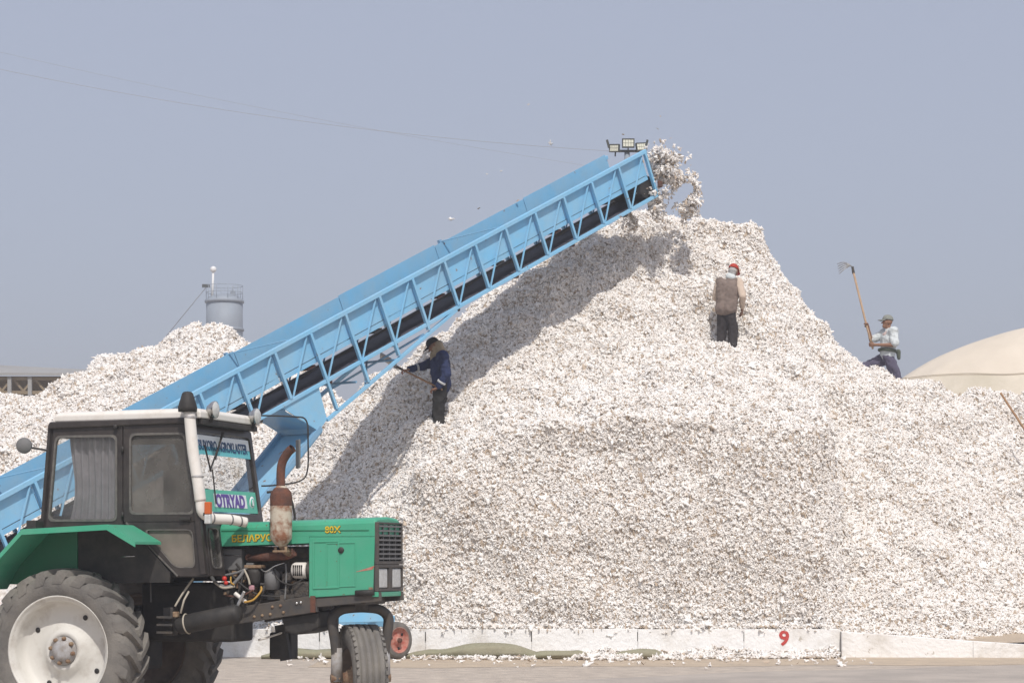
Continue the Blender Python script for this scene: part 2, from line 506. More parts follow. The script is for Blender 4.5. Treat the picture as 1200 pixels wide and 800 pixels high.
for i in range(4):
    x1 = x + 2.1
    z0 = 0.42 - 0.072 * (x - 5.33); z1 = 0.42 - 0.072 * (x1 - 5.33)
    z0, z1 = max(z0, 0.14), max(z1, 0.14)
    y0 = 36.95 - 0.05 * (x - 5.33); y1 = 36.95 - 0.05 * (x1 - 5.33)
    b = MB()
    b.add([(x, y0 - .14, 0), (x1 - .003, y1 - .14, 0), (x1 - .003, y1 + .14, 0), (x, y0 + .14, 0),
           (x, y0 - .14, z0), (x1 - .003, y1 - .14, z1), (x1 - .003, y1 + .14, z1), (x, y0 + .14, z0)],
          [(3, 2, 1, 0), (4, 5, 6, 7), (0, 1, 5, 4), (1, 2, 6, 5), (2, 3, 7, 6), (3, 0, 4, 7)])
    b.build('wall_block', 'whitewash', low, bevel=0.008, world=True)
    x = x1

# ------------------------------------------------------------------ cotton heaps
def tps(ctrl):
    P = np.array(ctrl, float); n = len(P)
    def U(r2): return np.where(r2 > 1e-9, 0.5 * r2 * np.log(r2 + 1e-12), 0)
    d2 = ((P[:, None, :2] - P[None, :, :2]) ** 2).sum(-1)
    K = U(d2) + np.eye(n) * 0.03
    A = np.zeros((n + 3, n + 3)); A[:n, :n] = K
    Q = np.c_[np.ones(n), P[:, :2]]
    A[:n, n:] = Q; A[n:, :n] = Q.T
    sol = np.linalg.solve(A, np.r_[P[:, 2], 0, 0, 0])
    def ev(x, y):
        sh = x.shape; x = x.ravel(); y = y.ravel()
        out = sol[n] + sol[n + 1] * x + sol[n + 2] * y
        for i in range(n):
            out += sol[i] * U((x - P[i, 0]) ** 2 + (y - P[i, 1]) ** 2)
        return out.reshape(sh)
    return ev
def smin(a, b, k):
    h = np.clip(0.5 + 0.5 * (b - a) / k, 0, 1)
    return b * (1 - h) + a * h - k * h * (1 - h)
def sstep(a, b, x):
    t = np.clip((x - a) / (b - a), 0, 1); return t * t * (3 - 2 * t)
def grid_mesh(X, Y, Z, amp):
    ny_, nx_ = X.shape
    V = np.stack([X, Y, Z], -1)
    du = np.gradient(V, axis=1); dv = np.gradient(V, axis=0)
    N = np.cross(du, dv); N /= np.linalg.norm(N, axis=-1, keepdims=True) + 1e-9
    D = np.zeros(X.shape)
    for j in range(ny_):
        for i in range(nx_):
            p = Vector(V[j, i])
            st_ = 0.45 + 0.75 * max(0.0, N[j, i, 2])      # a packed face is smoother than the loose slopes
            D[j, i] = amp * (0.20 * noise.noise(p * 0.75) + st_ * (0.22 * noise.noise(p * 1.7 + Vector((5, 2, 9))) + 0.11 * noise.noise(p * 4.3 + Vector((1, 7, 3)))))
    V = V + N * D[..., None]
    return V
def mesh_from_grid(name, V, m, parent):
    ny_, nx_ = V.shape[:2]
    b = MB()
    base = base_of(parent)
    b.v = [tuple(p) for p in (V - np.array(base)).reshape(-1, 3)]
    for j in range(ny_ - 1):
        for i in range(nx_ - 1):
            a = j * nx_ + i; b.f.append((a, a + 1, a + nx_ + 1, a + nx_)); b.smooth.append(True)
    o = b.build(name, m, parent, fix=False)
    return o
def sample_grid(V, density, keep=None):
    A = V[:-1, :-1]; B = V[:-1, 1:]; C = V[1:, 1:]; D = V[1:, :-1]
    n1 = np.cross(B - A, D - A); area = np.linalg.norm(n1, axis=-1)
    nrm = n1 / (area[..., None] + 1e-9)
    cen = (A + C) / 2
    wgt = area.copy()
    if keep is not None: wgt = wgt * keep(cen, nrm)
    wf = wgt.ravel(); tot = wf.sum()
    cnt = int(tot * density)
    idx = RNG.choice(len(wf), cnt, p=wf / tot)
    s, t = RNG.random(cnt)[:, None], RNG.random(cnt)[:, None]
    Af, Bf, Cf, Df = (q.reshape(-1, 3)[idx] for q in (A, B, C, D))
    P = (Af * (1 - s) + Bf * s) * (1 - t) + (Df * (1 - s) + Cf * s) * t
    return P, nrm.reshape(-1, 3)[idx]

def tuft_meshes():
    objs = []
    for k in range(7):
        rr = random.Random(100 + k)
        bm = bmesh.new()
        flake = k >= 5
        lobes = 5 if not flake else 1
        for l in range(lobes):
            ret = bmesh.ops.create_icosphere(bm, subdivisions=2 if not flake else 1, radius=1.0)
            if flake:
                sc = Vector((rr.uniform(.7, 1.0), rr.uniform(.3, .5), .13)); off = Vector((0, 0, .15)); rm = Matrix.Identity(3)
            else:
                sc = Vector((rr.uniform(.55, .95), rr.uniform(.22, .36), rr.uniform(.20, .32)))
                an = 2 * math.pi * l / lobes + rr.uniform(-.5, .5)
                rm = Matrix.Rotation(an, 3, 'Z') @ Matrix.Rotation(rr.uniform(-1.0, 0.25), 3, 'Y')
                off = rm @ Vector((rr.uniform(.15, .5), 0, 0)) + Vector((0, 0, rr.uniform(-.1, .15)))
            sd = Vector((rr.uniform(0, 50), rr.uniform(0, 50), rr.uniform(0, 50)))
            for v in ret['verts']:
                d = v.co.copy()
                q = 1 + 0.5 * noise.noise(d * 1.7 + sd) + 0.4 * noise.noise(d * 4.0 + sd)
                v.co = rm @ Vector((d.x * sc.x * q, d.y * sc.y * q, d.z * sc.z * q)) + off
        me = bpy.data.meshes.new('tuft'); bm.to_mesh(me); bm.free()
        me.polygons.foreach_set('use_smooth', [not flake] * len(me.polygons))
        me.materials.append(M['bract' if flake else 'cotton'])
        objs.append(me)
    return objs
TUFTS = tuft_meshes()
TUFT_OBJS = [bpy.data.objects.new('tuft_shape', me) for me in TUFTS]     # never linked: shapes for the node tree only

def tuft_tree():
    g = bpy.data.node_groups.new('tufts', 'GeometryNodeTree')
    g.interface.new_socket('Geometry', in_out='INPUT', socket_type='NodeSocketGeometry')
    g.interface.new_socket('Geometry', in_out='OUTPUT', socket_type='NodeSocketGeometry')
    N = g.nodes
    gi = N.new('NodeGroupInput'); go = N.new('NodeGroupOutput')
    gti = N.new('GeometryNodeGeometryToInstance')
    for o in reversed(TUFT_OBJS):
        oi = N.new('GeometryNodeObjectInfo'); oi.inputs['Object'].default_value = o
        oi.inputs['As Instance'].default_value = True
        g.links.new(oi.outputs['Geometry'], gti.inputs[0]) if False else None
        o['_n'] = oi.name
    jn = N.new('GeometryNodeJoinGeometry')
    for o in TUFT_OBJS:
        g.links.new(N[o['_n']].outputs['Geometry'], jn.inputs[0])
    N.remove(gti)
    iop = N.new('GeometryNodeInstanceOnPoints')
    iop.inputs['Pick Instance'].default_value = True
    def attr(nm, tp):
        a = N.new('GeometryNodeInputNamedAttribute'); a.data_type = tp; a.inputs['Name'].default_value = nm
        return a.outputs['Attribute']
    g.links.new(gi.outputs[0], iop.inputs['Points'])
    g.links.new(jn.outputs[0], iop.inputs['Instance'])
    g.links.new(attr('pick', 'INT'), iop.inputs['Instance Index'])
    er = N.new('FunctionNodeEulerToRotation')
    g.links.new(attr('rot', 'FLOAT_VECTOR'), er.inputs[0])
    g.links.new(er.outputs[0], iop.inputs['Rotation'])
    g.links.new(attr('size', 'FLOAT_VECTOR'), iop.inputs['Scale'])
    g.links.new(iop.outputs[0], go.inputs[0])
    return g
TREE = tuft_tree()
PENDING = []

def tufts(name, P, Nrm, size, parent, flake=0.1, label=None, spread=(0.55, 1.6), tint=None):
    n = len(P)
    base = np.array(base_of(parent)) if parent is not None else np.zeros(3)
    me = bpy.data.meshes.new(name)
    me.vertices.add(n)
    fl = RNG.random(n) < flake
    off = np.where(fl, 0.35, 0.05) * size
    Q = P + Nrm * (RNG.normal(0, 0.20, n) * size + off)[:, None]
    me.vertices.foreach_set('co', (Q - base).ravel())
    pick = np.where(fl, RNG.integers(5, 7, n), RNG.integers(0, 5, n)).astype(np.int32)
    # orient local z along the normal, random spin
    th = np.arccos(np.clip(Nrm[:, 2], -1, 1)); ph = np.arctan2(Nrm[:, 1], Nrm[:, 0])
    rot = np.stack([RNG.normal(0, 0.5, n), th + RNG.normal(0, 0.45, n), ph], -1)
    sc = size * RNG.uniform(*spread, n) * np.where(RNG.random(n) < 0.05, 1.7, 1.0) * np.where(fl, 0.62, 1.0)
    sv = np.stack([sc * RNG.uniform(.75, 1.3, n), sc * RNG.uniform(.75, 1.3, n), sc * RNG.uniform(.7, 1.2, n)], -1)
    tn = np.clip(RNG.beta(4.0, 1.3, n), 0, 1) if tint is None else tint
    a = me.attributes.new('pick', 'INT', 'POINT'); a.data.foreach_set('value', pick)
    a = me.attributes.new('rot', 'FLOAT_VECTOR', 'POINT'); a.data.foreach_set('vector', rot.ravel())
    a = me.attributes.new('size', 'FLOAT_VECTOR', 'POINT'); a.data.foreach_set('vector', sv.ravel())
    a = me.attributes.new('tint', 'FLOAT', 'POINT'); a.data.foreach_set('value', tn.astype(np.float32))
    o = bpy.data.objects.new(name, me); COL.objects.link(o)
    if parent is not None: o.parent = parent
    PENDING.append(o)
    o['kind'] = 'stuff'
    if label: o['label'] = label
    return o

UP = tps([
    (-4.5, 38.8, 0.9), (-0.9, 38.2, 3.65), (0, 38.0, 3.85), (2.9, 38.0, 4.0), (5.0, 38.0, 3.85),
    (-1.21, 39.3, 3.95), (-0.62, 41.8, 6.13), (-1.84, 40.9, 5.05), (-2.62, 41.2, 4.75), (-3.28, 40.8, 4.1), (-4.3, 40.0, 2.4), (-5.5, 40.0, 1.0), (-6.8, 39.8, 0.2), (-2.68, 39.8, 3.0), (-2.385, 39.8, 3.55), (-3.26, 39.6, 2.4), (-1.79, 39.85, 4.3),
    (0.97, 43.1, 7.44), (2.4, 44.3, 8.25), (0.2, 42.5, 6.85), (3.3, 44.3, 8.1), (4.2, 44.3, 8.0), (4.75, 44.2, 7.95), (4.95, 44.1, 7.5), (5.1, 44.1, 7.0), (2.0, 43.9, 7.95), (3.7, 43.6, 7.6), (5.66, 43.8, 6.4), (6.27, 43.5, 5.55),
    (6.68, 43.5, 5.2), (7.49, 43.5, 5.05), (8.5, 44, 4.85), (9.9, 44.3, 4.75), (12, 45, 4.7), (15, 45, 4.6),
    (-2.3, 43, 4.1), (-3.5, 44.5, 2.3), (-3.9, 42.2, 3.0), (-5.0, 42, 1.6), (-0.5, 43.8, 5.6), (-2, 45.3, 3.8), (1, 46, 6.2), (2.4, 47, 5.6), (4, 47, 5.6), (5.5, 47, 4.6), (7.25, 45, 4.75), (8, 47, 3.7), (10, 47, 3.4), (13, 47, 3.2),
    (2.5, 51, 2.0), (6, 51, 1.5), (10, 51, 1.0), (14, 51, 1), (-3, 49, 1.0), (-6, 45, 0.3),
    (3.95, 42.3, 5.40), (3.9, 41.3, 5.05), (2.3, 41.2, 5.3), (0.76, 40.7, 5.05), (5.44, 41.8, 5.0), (2.09, 43.26, 7.68), (1.4, 42.9, 7.1), (3.0, 43.3, 7.2), (4.3, 43.3, 6.9), (0.5, 39.4, 4.4), (3.0, 39.7, 4.7),
    (7.5, 41.8, 4.1), (9.5, 42.3, 3.7), (12.5, 42.5, 3.4)])
def heap_h(X, Y):
    up = UP(X, Y)
    yb = 37.36 + 0.10 * np.clip(X - 5.1, 0, 2.5) + 0.85 * np.clip(X - 7.3, 0, 9) + 1.1 * np.clip(-3.6 - X, 0, 9)
    sl = 10.0 + (0.95 - 10.0) * sstep(4.95, 5.6, X)
    sl = sl + (1.35 - sl) * sstep(0.9, 2.7, -X)
    front = 0.42 - 0.12 * sstep(4.9, 6, X) + (Y - yb) * sl
    return np.maximum(smin(up, front, 0.16), -0.15)
def heap_full(X, Y):
    h = heap_h(X, Y)
    for (mx_, my_) in ((-1.21, 38.98), (3.97, 42.02)):      # cotton banked up round the workers' legs
        h = h + 0.13 * np.exp(-((X - mx_) ** 2 + (Y - my_) ** 2) / 0.30 ** 2)
    return h
heap = thing('cotton_heap', 'huge heap of raw cotton under the blue conveyor, steep in front', 'cotton heap', (3.0, 42.0, 0.0))
gx = np.arange(-8.0, 15.0, 0.11)
gy = np.r_[np.arange(37.2, 38.9, 0.035), np.arange(38.9, 52.5, 0.12)]
GX, GY = np.meshgrid(gx, gy)
HV = grid_mesh(GX, GY, heap_full(GX, GY), 1.0)
mesh_from_grid('heap_core', HV, 'cotton_core', heap)
def keep_front(c, n):
    v = c - np.array([0, 0, 1.6]); v /= np.linalg.norm(v, axis=-1, keepdims=True)
    face = -(v * n).sum(-1)
    k = np.where(face > -0.15, 1.0, 0.12)
    k = k * np.where(c[..., 2] < 0.1, 0.0, 1.0) * np.where(c[..., 0] > 11.5, 0.15, 1.0) * np.where(c[..., 0] < -6.5, 0.2, 1.0)
    return k
P_, N_ = sample_grid(HV, 1450, keep_front)
tufts('cotton_tufts', P_, N_, 0.032, heap, flake=0.09)
def ground_z(x, y):
    return float(heap_h(np.array([[x]]), np.array([[y]]))[0, 0])

# ragged fringe hanging over the kerb
m_ = 2600
fx = RNG.uniform(-4, 5.2, m_)
FP = np.stack([fx, 37.2 - np.abs(RNG.normal(0, 0.11, m_)) , 0.50 + RNG.normal(0, 0.03, m_) - 0.03], -1)
FP[:, 2] = np.where(FP[:, 1] < 36.95, FP[:, 2] - RNG.random(m_) ** 3.0 * 0.2 * (0.4 + 0.6 * np.sin(fx * 9.1) * np.sin(fx * 3.7 + 1)), FP[:, 2])
FP[:, 1] = np.maximum(FP[:, 1], 36.925)
tufts('cotton_fringe', FP, np.tile([0, -0.5, 0.86], (m_, 1)), 0.032, heap, flake=0.1)

# second heap behind on the left
UP2 = tps([(-16, 62, 4.6), (-13.5, 60, 5.55), (-11.6, 60, 6.1), (-10.3, 60, 6.9), (-9.2, 60, 7.05), (-8.6, 60.2, 7.55), (-7.9, 60.2, 7.6), (-7.1, 60.4, 7.3), (-6.5, 60.5, 7.0), (-5.0, 60.5, 5.9), (-3.6, 60.5, 5.4), (-2.2, 60, 4.2), (0, 60, 2.5),
    (-13, 56, 4.4), (-10, 56, 5.0), (-7, 56, 5.0), (-4, 56, 3.8), (-14, 52, 2.6), (-10, 52, 2.8), (-7, 52, 2.8), (-4, 52, 2.0), (-14, 48, 0.3), (-10, 48, 0.4), (-7, 48, 0.4), (-3, 48, 0.2), (0, 54, 0.6), (-20, 56, 3.5), (-20, 62, 4.2),
    (-14, 66, 2.5), (-8, 66, 3.8), (-3, 66, 2)])
heap2 = thing('cotton_heap', 'further heap of raw cotton behind the tractor cab, before the silo', 'cotton heap', (-9.0, 57.0, 0.0))
gx = np.arange(-20, 1.5, 0.2); gy = np.arange(47.5, 66, 0.2)
GX, GY = np.meshgrid(gx, gy)
HV2 = grid_mesh(GX, GY, np.maximum(UP2(GX, GY), -0.2), 1.5)
mesh_from_grid('heap_core', HV2, 'cotton_core', heap2)
def keep2(c, n):
    v = c - np.array([0, 0, 1.6]); v /= np.linalg.norm(v, axis=-1, keepdims=True)
    return np.where(-(v * n).sum(-1) > -0.2, 1.0, 0.05) * (c[..., 2] > 1.2) * np.where(c[..., 0] < -15.5, .1, 1.)
P_, N_ = sample_grid(HV2, 600, keep2)
tufts('cotton_tufts', P_, N_, 0.048, heap2, flake=0.12)

# loose cotton strewn along the kerb
LP = []
# (x range, distance of the drift's crest from the kerb, its height, count)
for (x0, x1, yc, hh, n) in ((0.4, 5.25, 36.78, 0.13, 4200), (-1.8, 1.2, 36.85, 0.05, 900), (0.9, 2.7, 36.0, 0.07, 1100), (-1.6, 1.0, 36.05, 0.03, 380), (2.6, 5.0, 36.45, 0.05, 900)):
    xs = RNG.uniform(x0, x1, n); ys = yc + RNG.normal(0, 0.11, n)
    for a, b_ in zip(xs, ys):
        d = 0.5 + 0.9 * noise.noise(Vector((a * 1.3, yc * 3, 1.7))) + 0.5 * noise.noise(Vector((a * 4.0, b_ * 4, 3.7)))
        if d > 0.32 and b_ < 36.93:
            LP.append((a, b_, 0.015 + RNG.random() * hh * min(1.3, max(0, d)) * math.exp(-((b_ - yc) / .16) ** 2)))
for k in range(170):
    LP.append((RNG.uniform(-3.5, 5.5), 36.3 - abs(RNG.normal(0, 1.3)), 0.015))
LP = np.array(LP)
st = tufts('loose_cotton', LP, np.tile([0, 0, 1.0], (len(LP), 1)), 0.034, None, flake=0.06)
st['label'] = 'loose cotton strewn over the ground along the kerb'
st['category'] = 'loose cotton'

# ------------------------------------------------------------------ conveyor
P1 = Vector((2.44, 42.0, 9.09)); CU = Vector((0.62576, 0.64981, 0.43147)); CW = Vector((-0.72031, 0.69366, 0)); CN = Vector((0.29929, 0.31079, -0.90213))
def C(s, d, w): return P1 - CU * s + CN * d + CW * w
conv = thing('belt_conveyor', 'long light-blue inclined belt conveyor pouring cotton on the heap', 'conveyor', (-3.0, 36.4, 0))
SL = 17.2; WC = 0.95; DB = 0.84
def part(b, name, m='blue', parent=None, bevel=0.0): return b.build(name, m, parent or conv, bevel=bevel, world=True)
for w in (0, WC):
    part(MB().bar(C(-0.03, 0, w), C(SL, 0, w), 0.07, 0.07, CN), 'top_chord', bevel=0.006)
    part(MB().bar(C(-0.03, DB, w), C(SL, DB, w), 0.06, 0.06, CN), 'bottom_chord', 'blue' if w == 0 else 'dark_steel', bevel=0.006)  # far chord is blue too; dark steel colour paints in its shade
for w in (0, WC):
    o = -0.012 if w == 0 else 0.012
    for i in range(21):
        s = i * 0.82 + 0.02
        dd = DB
        if w == 0 and 5.8 < s < 9.3: dd = DB + (s - 5.82) * 0.162
        part(MB().bar(C(s, 0.036, w + o), C(s, dd - 0.032, w + o), 0.06, 0.05, CU), 'post', bevel=0.005)
        if i < 20:
            part(MB().bar(C(s + 0.82 - .06, DB - 0.03, w + o * .3), C(s + 0.09, 0.05, w + o * .3), 0.02, 0.024, CU), 'brace')
# side sheets
for w, y in ((0.05, 0), (WC - 0.05, 1)):
    s = 0.06
    while s < SL - 0.3:
        e = min(s + 2.46, SL)
        top = -0.03 if y == 0 else -0.075
        if y: top = -0.075 if int(s / 2.46) % 2 == 0 else -0.055
        a, b_, c_, d_ = (C(s, top + (0.06 if y == 0 else 0), w), C(e - 0.012, top + (0.06 if y == 0 else 0), w), C(e - 0.012, 0.51, w), C(s, 0.51, w))
        b = MB(); th = CW * 0.006
        vs = [a, b_, c_, d_, a + th, b_ + th, c_ + th, d_ + th]
        b.add(vs, [(0, 1, 2, 3), (7, 6, 5, 4), (0, 4, 5, 1), (1, 5, 6, 2), (2, 6, 7, 3), (3, 7, 4, 0)])
        part(b, 'side_sheet')
        s = e
# belt: closed loop round the head and tail drums
def belt_loop():
    pts = []
    dc, dr = 0.42, 0.86
    mid = (dc + dr) / 2; rad = (dr - dc) / 2
    for k in range(40): pts.append((16.9 - 16.75 * k / 39, dc))
    for k in range(1, 12):
        an = math.pi * k / 12; pts.append((0.15 - rad * math.sin(an), mid - rad * math.cos(an)))
    for k in range(40):
        s = 0.15 + 16.75 * k / 39
        pts.append((s, dr + 0.016 * math.sin(s * 4.4)))
    for k in range(1, 12):
        an = math.pi * k / 12; pts.append((16.9 + rad * math.sin(an), mid + rad * math.cos(an)))
    return pts
bl = belt_loop(); b = MB(); n = len(bl)
vs = []
for s, d in bl:
    vs += [C(s, d, 0.05), C(s, d, WC - 0.05)]
b.add(vs, [(2 * i, 2 * i + 1, (2 * i + 3) % (2 * n), (2 * i + 2) % (2 * n)) for i in range(n)], True)
bo = part(b, 'belt', 'belt')
so = bo.modifiers.new('solid', 'SOLIDIFY'); so.thickness = 0.012
for s in (0.15, 16.9):
    part(MB().tube([C(s, 0.64, 0.07), C(s, 0.64, WC - 0.07)], 0.19, 20), 'drum', 'black')
part(MB().box(C(-0.06, 0.66, -0.09), (0.09, 0.09, 0.12)), 'bearing', 'rust', bevel=0.02)
# rollers with rusty brackets
for i in range(11):
    s = 0.9 + i * 1.6
    part(MB().tube([C(s, 0.905, 0.06), C(s, 0.905, WC - 0.06)], 0.032, 10), 'roller', 'rust' if i % 3 else 'dark_steel')
    part(MB().bar(C(s + .25, 0.56, 0.1), C(s + .25, 0.56, WC - 0.1), 0.18, 0.03, CN), 'roller_bracket', 'rust' if i % 2 else 'dark_steel')
# cross ties over the top
for s in (4.78, 10.02, 14.9):
    part(MB().bar(C(s, -0.07, WC - .02), C(s - 0.55, -0.035, 0.0), 0.02, 0.02, CN), 'cross_tie')
    part(MB().bar(C(s, -0.10, WC), C(s + 0.03, 0.2, WC - .02), 0.06, 0.05, CU), 'tie_post', 'blue_deep')
# lower truss, gusset and support
for w in (0, WC):
    part(MB().bar(C(5.82, DB + .03, w), C(9.3, 1.41, w), 0.055, 0.055, CN), 'lower_chord', bevel=0.005)
    b = MB(); th = CW * 0.02
    q = [C(10.06, 0.875, w), C(9.23, 0.875, w), C(9.29, 1.40, w), C(9.53, 1.5, w)]
    b.add(q + [p + th for p in q], [(3, 2, 1, 0), (4, 5, 6, 7), (0, 1, 5, 4), (1, 2, 6, 5), (2, 3, 7, 6), (3, 0, 4, 7)])
    part(b, 'gusset_plate')
part(MB().bar(C(9.55, 1.47, 0.02), C(9.55, 1.47, WC), 0.09, 0.07, CU), 'cross_beam', 'blue_deep')
q = [C(10.06, 0.9, 0.03), C(10.06, 0.9, WC - .03), C(9.56, 1.44, WC - .03), C(9.56, 1.44, 0.03)]
b = MB(); th = CN * 0.015
b.add(q + [p + th for p in q], [(3, 2, 1, 0), (4, 5, 6, 7), (0, 1, 5, 4), (1, 2, 6, 5), (2, 3, 7, 6), (3, 0, 4, 7)])
part(b, 'under_plate', 'blue_deep')
for s in (7.5, 8.45):
    part(MB().bar(C(s, 1.1, 0), C(s, 1.1, WC), 0.03, 0.03, CU), 'cross_bar', 'blue_deep')
part(MB().bar(C(6.7, 0.96, 0), C(8.6, 1.28, WC), 0.03, 0.03, CN), 'wind_brace', 'blue_deep')
part(MB().bar(C(8.3, 1.24, 0), C(7.2, 1.05, WC), 0.03, 0.03, CN), 'wind_brace', 'blue_deep')
# broad inclined support panel down towards the tail, standing on a foot beam
st_top = C(9.45, 1.52, 0.47)
dirh = Vector((CU.x, CU.y, 0)).normalized()
st_bot = st_top - dirh * 3.1 - Vector((0, 0, 3.05))
b = MB(); b.bar(st_top, st_bot, 0.92, 0.05, CN); part(b, 'support_panel', 'blue', bevel=0.008)
for w in (-0.44, 0.44):
    part(MB().bar(st_top + CW * w - CN * 0.05, st_bot + CW * w - CN * 0.05, 0.07, 0.09, CN), 'support_rail', 'blue_deep', bevel=0.005)
part(MB().bar(st_bot + CW * 1.0 - Vector((0, 0, .12)), st_bot - CW * 1.0 - Vector((0, 0, .12)), 0.16, 0.2), 'foot_beam', 'blue_deep', bevel=0.01)
# wheeled undercarriage below the middle
ax = Vector((-2.55, 36.95, 0.62)); axd = -CW
axc = Vector((-1.84, 36.28, 0.30))
part(MB().bar(axc + Vector((0, 0, 0.30)) + CW * 0.12, axc + Vector((0, 0, 0.30)) + CW * 2.35, 0.16, 0.18), 'axle_beam', 'blue', bevel=0.01)
part(MB().bar((-3.25, 36.0, 0.67), (-1.95, 36.15, 0.70), 0.05, 0.20), 'drawbar', 'blue', bevel=0.01)
part(MB().bar(axc + CW * 0.16 + Vector((0, 0, -.03)), axc + CW * 0.16 + Vector((0, 0, .36)), 0.09, 0.12, CU), 'axle_bracket', 'blue_deep', bevel=0.006)
for w in (0, 1):
    p = axc + CW * (0.35 + w * 1.8) + Vector((0, 0, .34))
    part(MB().bar(p, st_top.lerp(st_bot, 0.55) + CW * (0.9 * w - 0.45), 0.09, 0.09), 'leg', 'blue', bevel=0.006)
def small_wheel(c):
    wh = bpy.data.objects.new('wheel', None); COL.objects.link(wh); wh.parent = conv
    wh.location = Vector(c) - Vector(conv.location)
    bs = (-CW, Vector((0, 0, 1)), Vector((-CW).cross(Vector((0, 0, 1)))))
    MB().lathe([(0.20, -0.075), (0.265, -0.08), (0.29, -0.055), (0.298, 0), (0.29, 0.055), (0.265, 0.08), (0.20, 0.075)], seg=36, basis=bs).build('tyre', 'tyre', wh)
    rr = MB().lathe([(0.03, -0.06), (0.20, -0.075), (0.215, 0.0), (0.212, 0.078), (0.195, 0.07), (0.185, 0.03), (0.11, 0.015), (0.07, 0.03), (0.06, 0.06), (0.0, 0.062)], seg=36, basis=bs)
    rr.build('rim', 'wheel_red', wh)
    MB().lathe([(0.0, 0.1), (0.035, 0.1), (0.04, 0.06), (0.04, 0.02)], seg=14, basis=bs).build('hub', 'rust', wh)
    for k in range(3):
        an = 2.1 * k + 0.3
        e = Vector((0, 0, 1)) * math.sin(an) + bs[2] * math.cos(an)
        MB().lathe([(0.0, 0.026), (0.024, 0.026), (0.024, 0.0)], c=e * 0.135, seg=10, basis=bs).build('rim_hole', 'black', wh)
small_wheel(axc); small_wheel(axc + CW * 2.45)

# cotton pouring off the head
pts = []
for k in range(4200):
    t = RNG.random() ** 0.8
    x = 2.6 + 0.80 * t + RNG.normal(0, 0.07); y = 42.3 + 0.4 * t + RNG.normal(0, 0.2)
    z = 8.93 - 0.35 * t * t + RNG.normal(0, 0.14) - (0.55 * RNG.random() if t > 0.75 else 0)
    d = noise.noise(Vector((x * 3.0, y * 2.0, z * 3.0)))
    if d > -0.02: pts.append((x, y, z))
for k in range(2600):
    x = 2.5 + RNG.normal(0, 0.17); y = 42.55 + RNG.normal(0, 0.2); z = 7.75 + RNG.random() * 0.75
    d = noise.noise(Vector((x * 3.0, y * 2.0, z * 2.4 + 7)))
    if d > 0.08: pts.append((x, y, z))
pts = np.array(pts)
fc = tufts('falling_cotton', pts, RNG.normal(0, 1, pts.shape) / 1.8, 0.036, None, flake=0.03)
fc['label'] = 'tumbling cotton falling off the upper end of the blue conveyor'; fc['category'] = 'falling cotton'
dp = np.array([(0.3, 41, 9.75), (-0.45, 41, 8.5), (-0.6, 41.4, 7.95), (2.05, 42, 9.4), (2.7, 42.2, 9.55), (2.74, 42.1, 9.75), (-1.1, 41, 7.7), (0.72, 42.4, 9.3), (2.95, 42.4, 9.4), (1.1, 42, 8.9), (-0.2, 41.5, 8.65), (0.1, 40.8, 8.0)])
fl_ = tufts('floating_fluff', dp, np.tile([0, 0, 1.0], (len(dp), 1)), 0.035, None, flake=0)
fl_['label'] = 'specks of cotton fluff drifting in the air around the conveyor'; fl_['category'] = 'cotton fluff'

# ------------------------------------------------------------------ floodlight mast behind the heap
mast = thing('floodlight_mast', 'white floodlight mast rising behind the conveyor head', 'light mast', (2.55, 50.5, 0))
MB().tube([(0, 0, 0), (0, 0, 10.6)], [0.10, 0.06], 16).build('pole', 'silo_grey', mast)
MB().bar((-0.34, -0.05, 10.61), (0.34, -0.05, 10.61), 0.05, 0.05).build('crossarm', 'lamp_case', mast)
for (fx_, fz, rz, tl, sc) in ((-0.29, 10.66, 28, 4, 0.80), (0.02, 10.77, 0, 0, 0.92), (0.31, 10.69, -22, -6, 0.82)):
    fo = bpy.data.objects.new('floodlight', None); COL.objects.link(fo); fo.parent = mast
    fo.location = (fx_, -0.14, fz); fo.rotation_euler = (R(tl), R(tl), R(-rz)); fo.scale = (sc, sc, sc)
    fw, fh = 0.30, 0.22
    MB().box((0, 0.03, 0), (fw, 0.06, fh)).build('housing', 'lamp_case', fo, bevel=0.01)
    MB().ring([(-fw / 2, -fh / 2), (fw / 2, -fh / 2), (fw / 2, fh / 2), (-fw / 2, fh / 2)], [(-fw / 2 + .022, -fh / 2 + .022), (fw / 2 - .022, -fh / 2 + .022), (fw / 2 - .022, fh / 2 - .022), (-fw / 2 + .022, fh / 2 - .022)], -0.02, 0.0).build('bezel', 'lamp_case', fo)
    for i in range(4):
        for j in range(2):
            MB().box((-0.096 + 0.064 * i, -0.006, -0.043 + 0.086 * j), (0.056, 0.012, 0.076)).build('led_panel', 'led', fo)
    MB().bar((0, 0.08, 0), (0, 0.08, -0.22), 0.03, 0.03).build('bracket', 'lamp_case', fo)
for sx in (-1, 1):
    MB().bar((sx * 0.40, -0.1, 10.67), (sx * 0.45, -0.1, 10.85), 0.03, 0.05).build('aiming_arm', 'lamp_case', mast)

def cable(name, a, b, sag, r, label):
    a, b = Vector(a), Vector(b)
    base = (a + b) / 2
    pts = []
    for i in range(41):
        t = i / 40; p = a.lerp(b, t); p.z -= sag * 4 * t * (1 - t); pts.append(p - base)
    o = MB().tube(pts, r, 6).build(name, 'wire', None); o.location = base
    return tag(o, label, 'cable')
cable('overhead_cable', (2.2, 50.4, 10.6), (-18.0, 52.0, 14.3), 0.55, 0.0045, 'thin overhead cable running left from the floodlight mast')
cable('overhead_cable', (3.6, 70.0, 13.45), (-28.0, 72.0, 20.6), 0.5, 0.004, 'faint upper cable crossing the sky above the other cable')

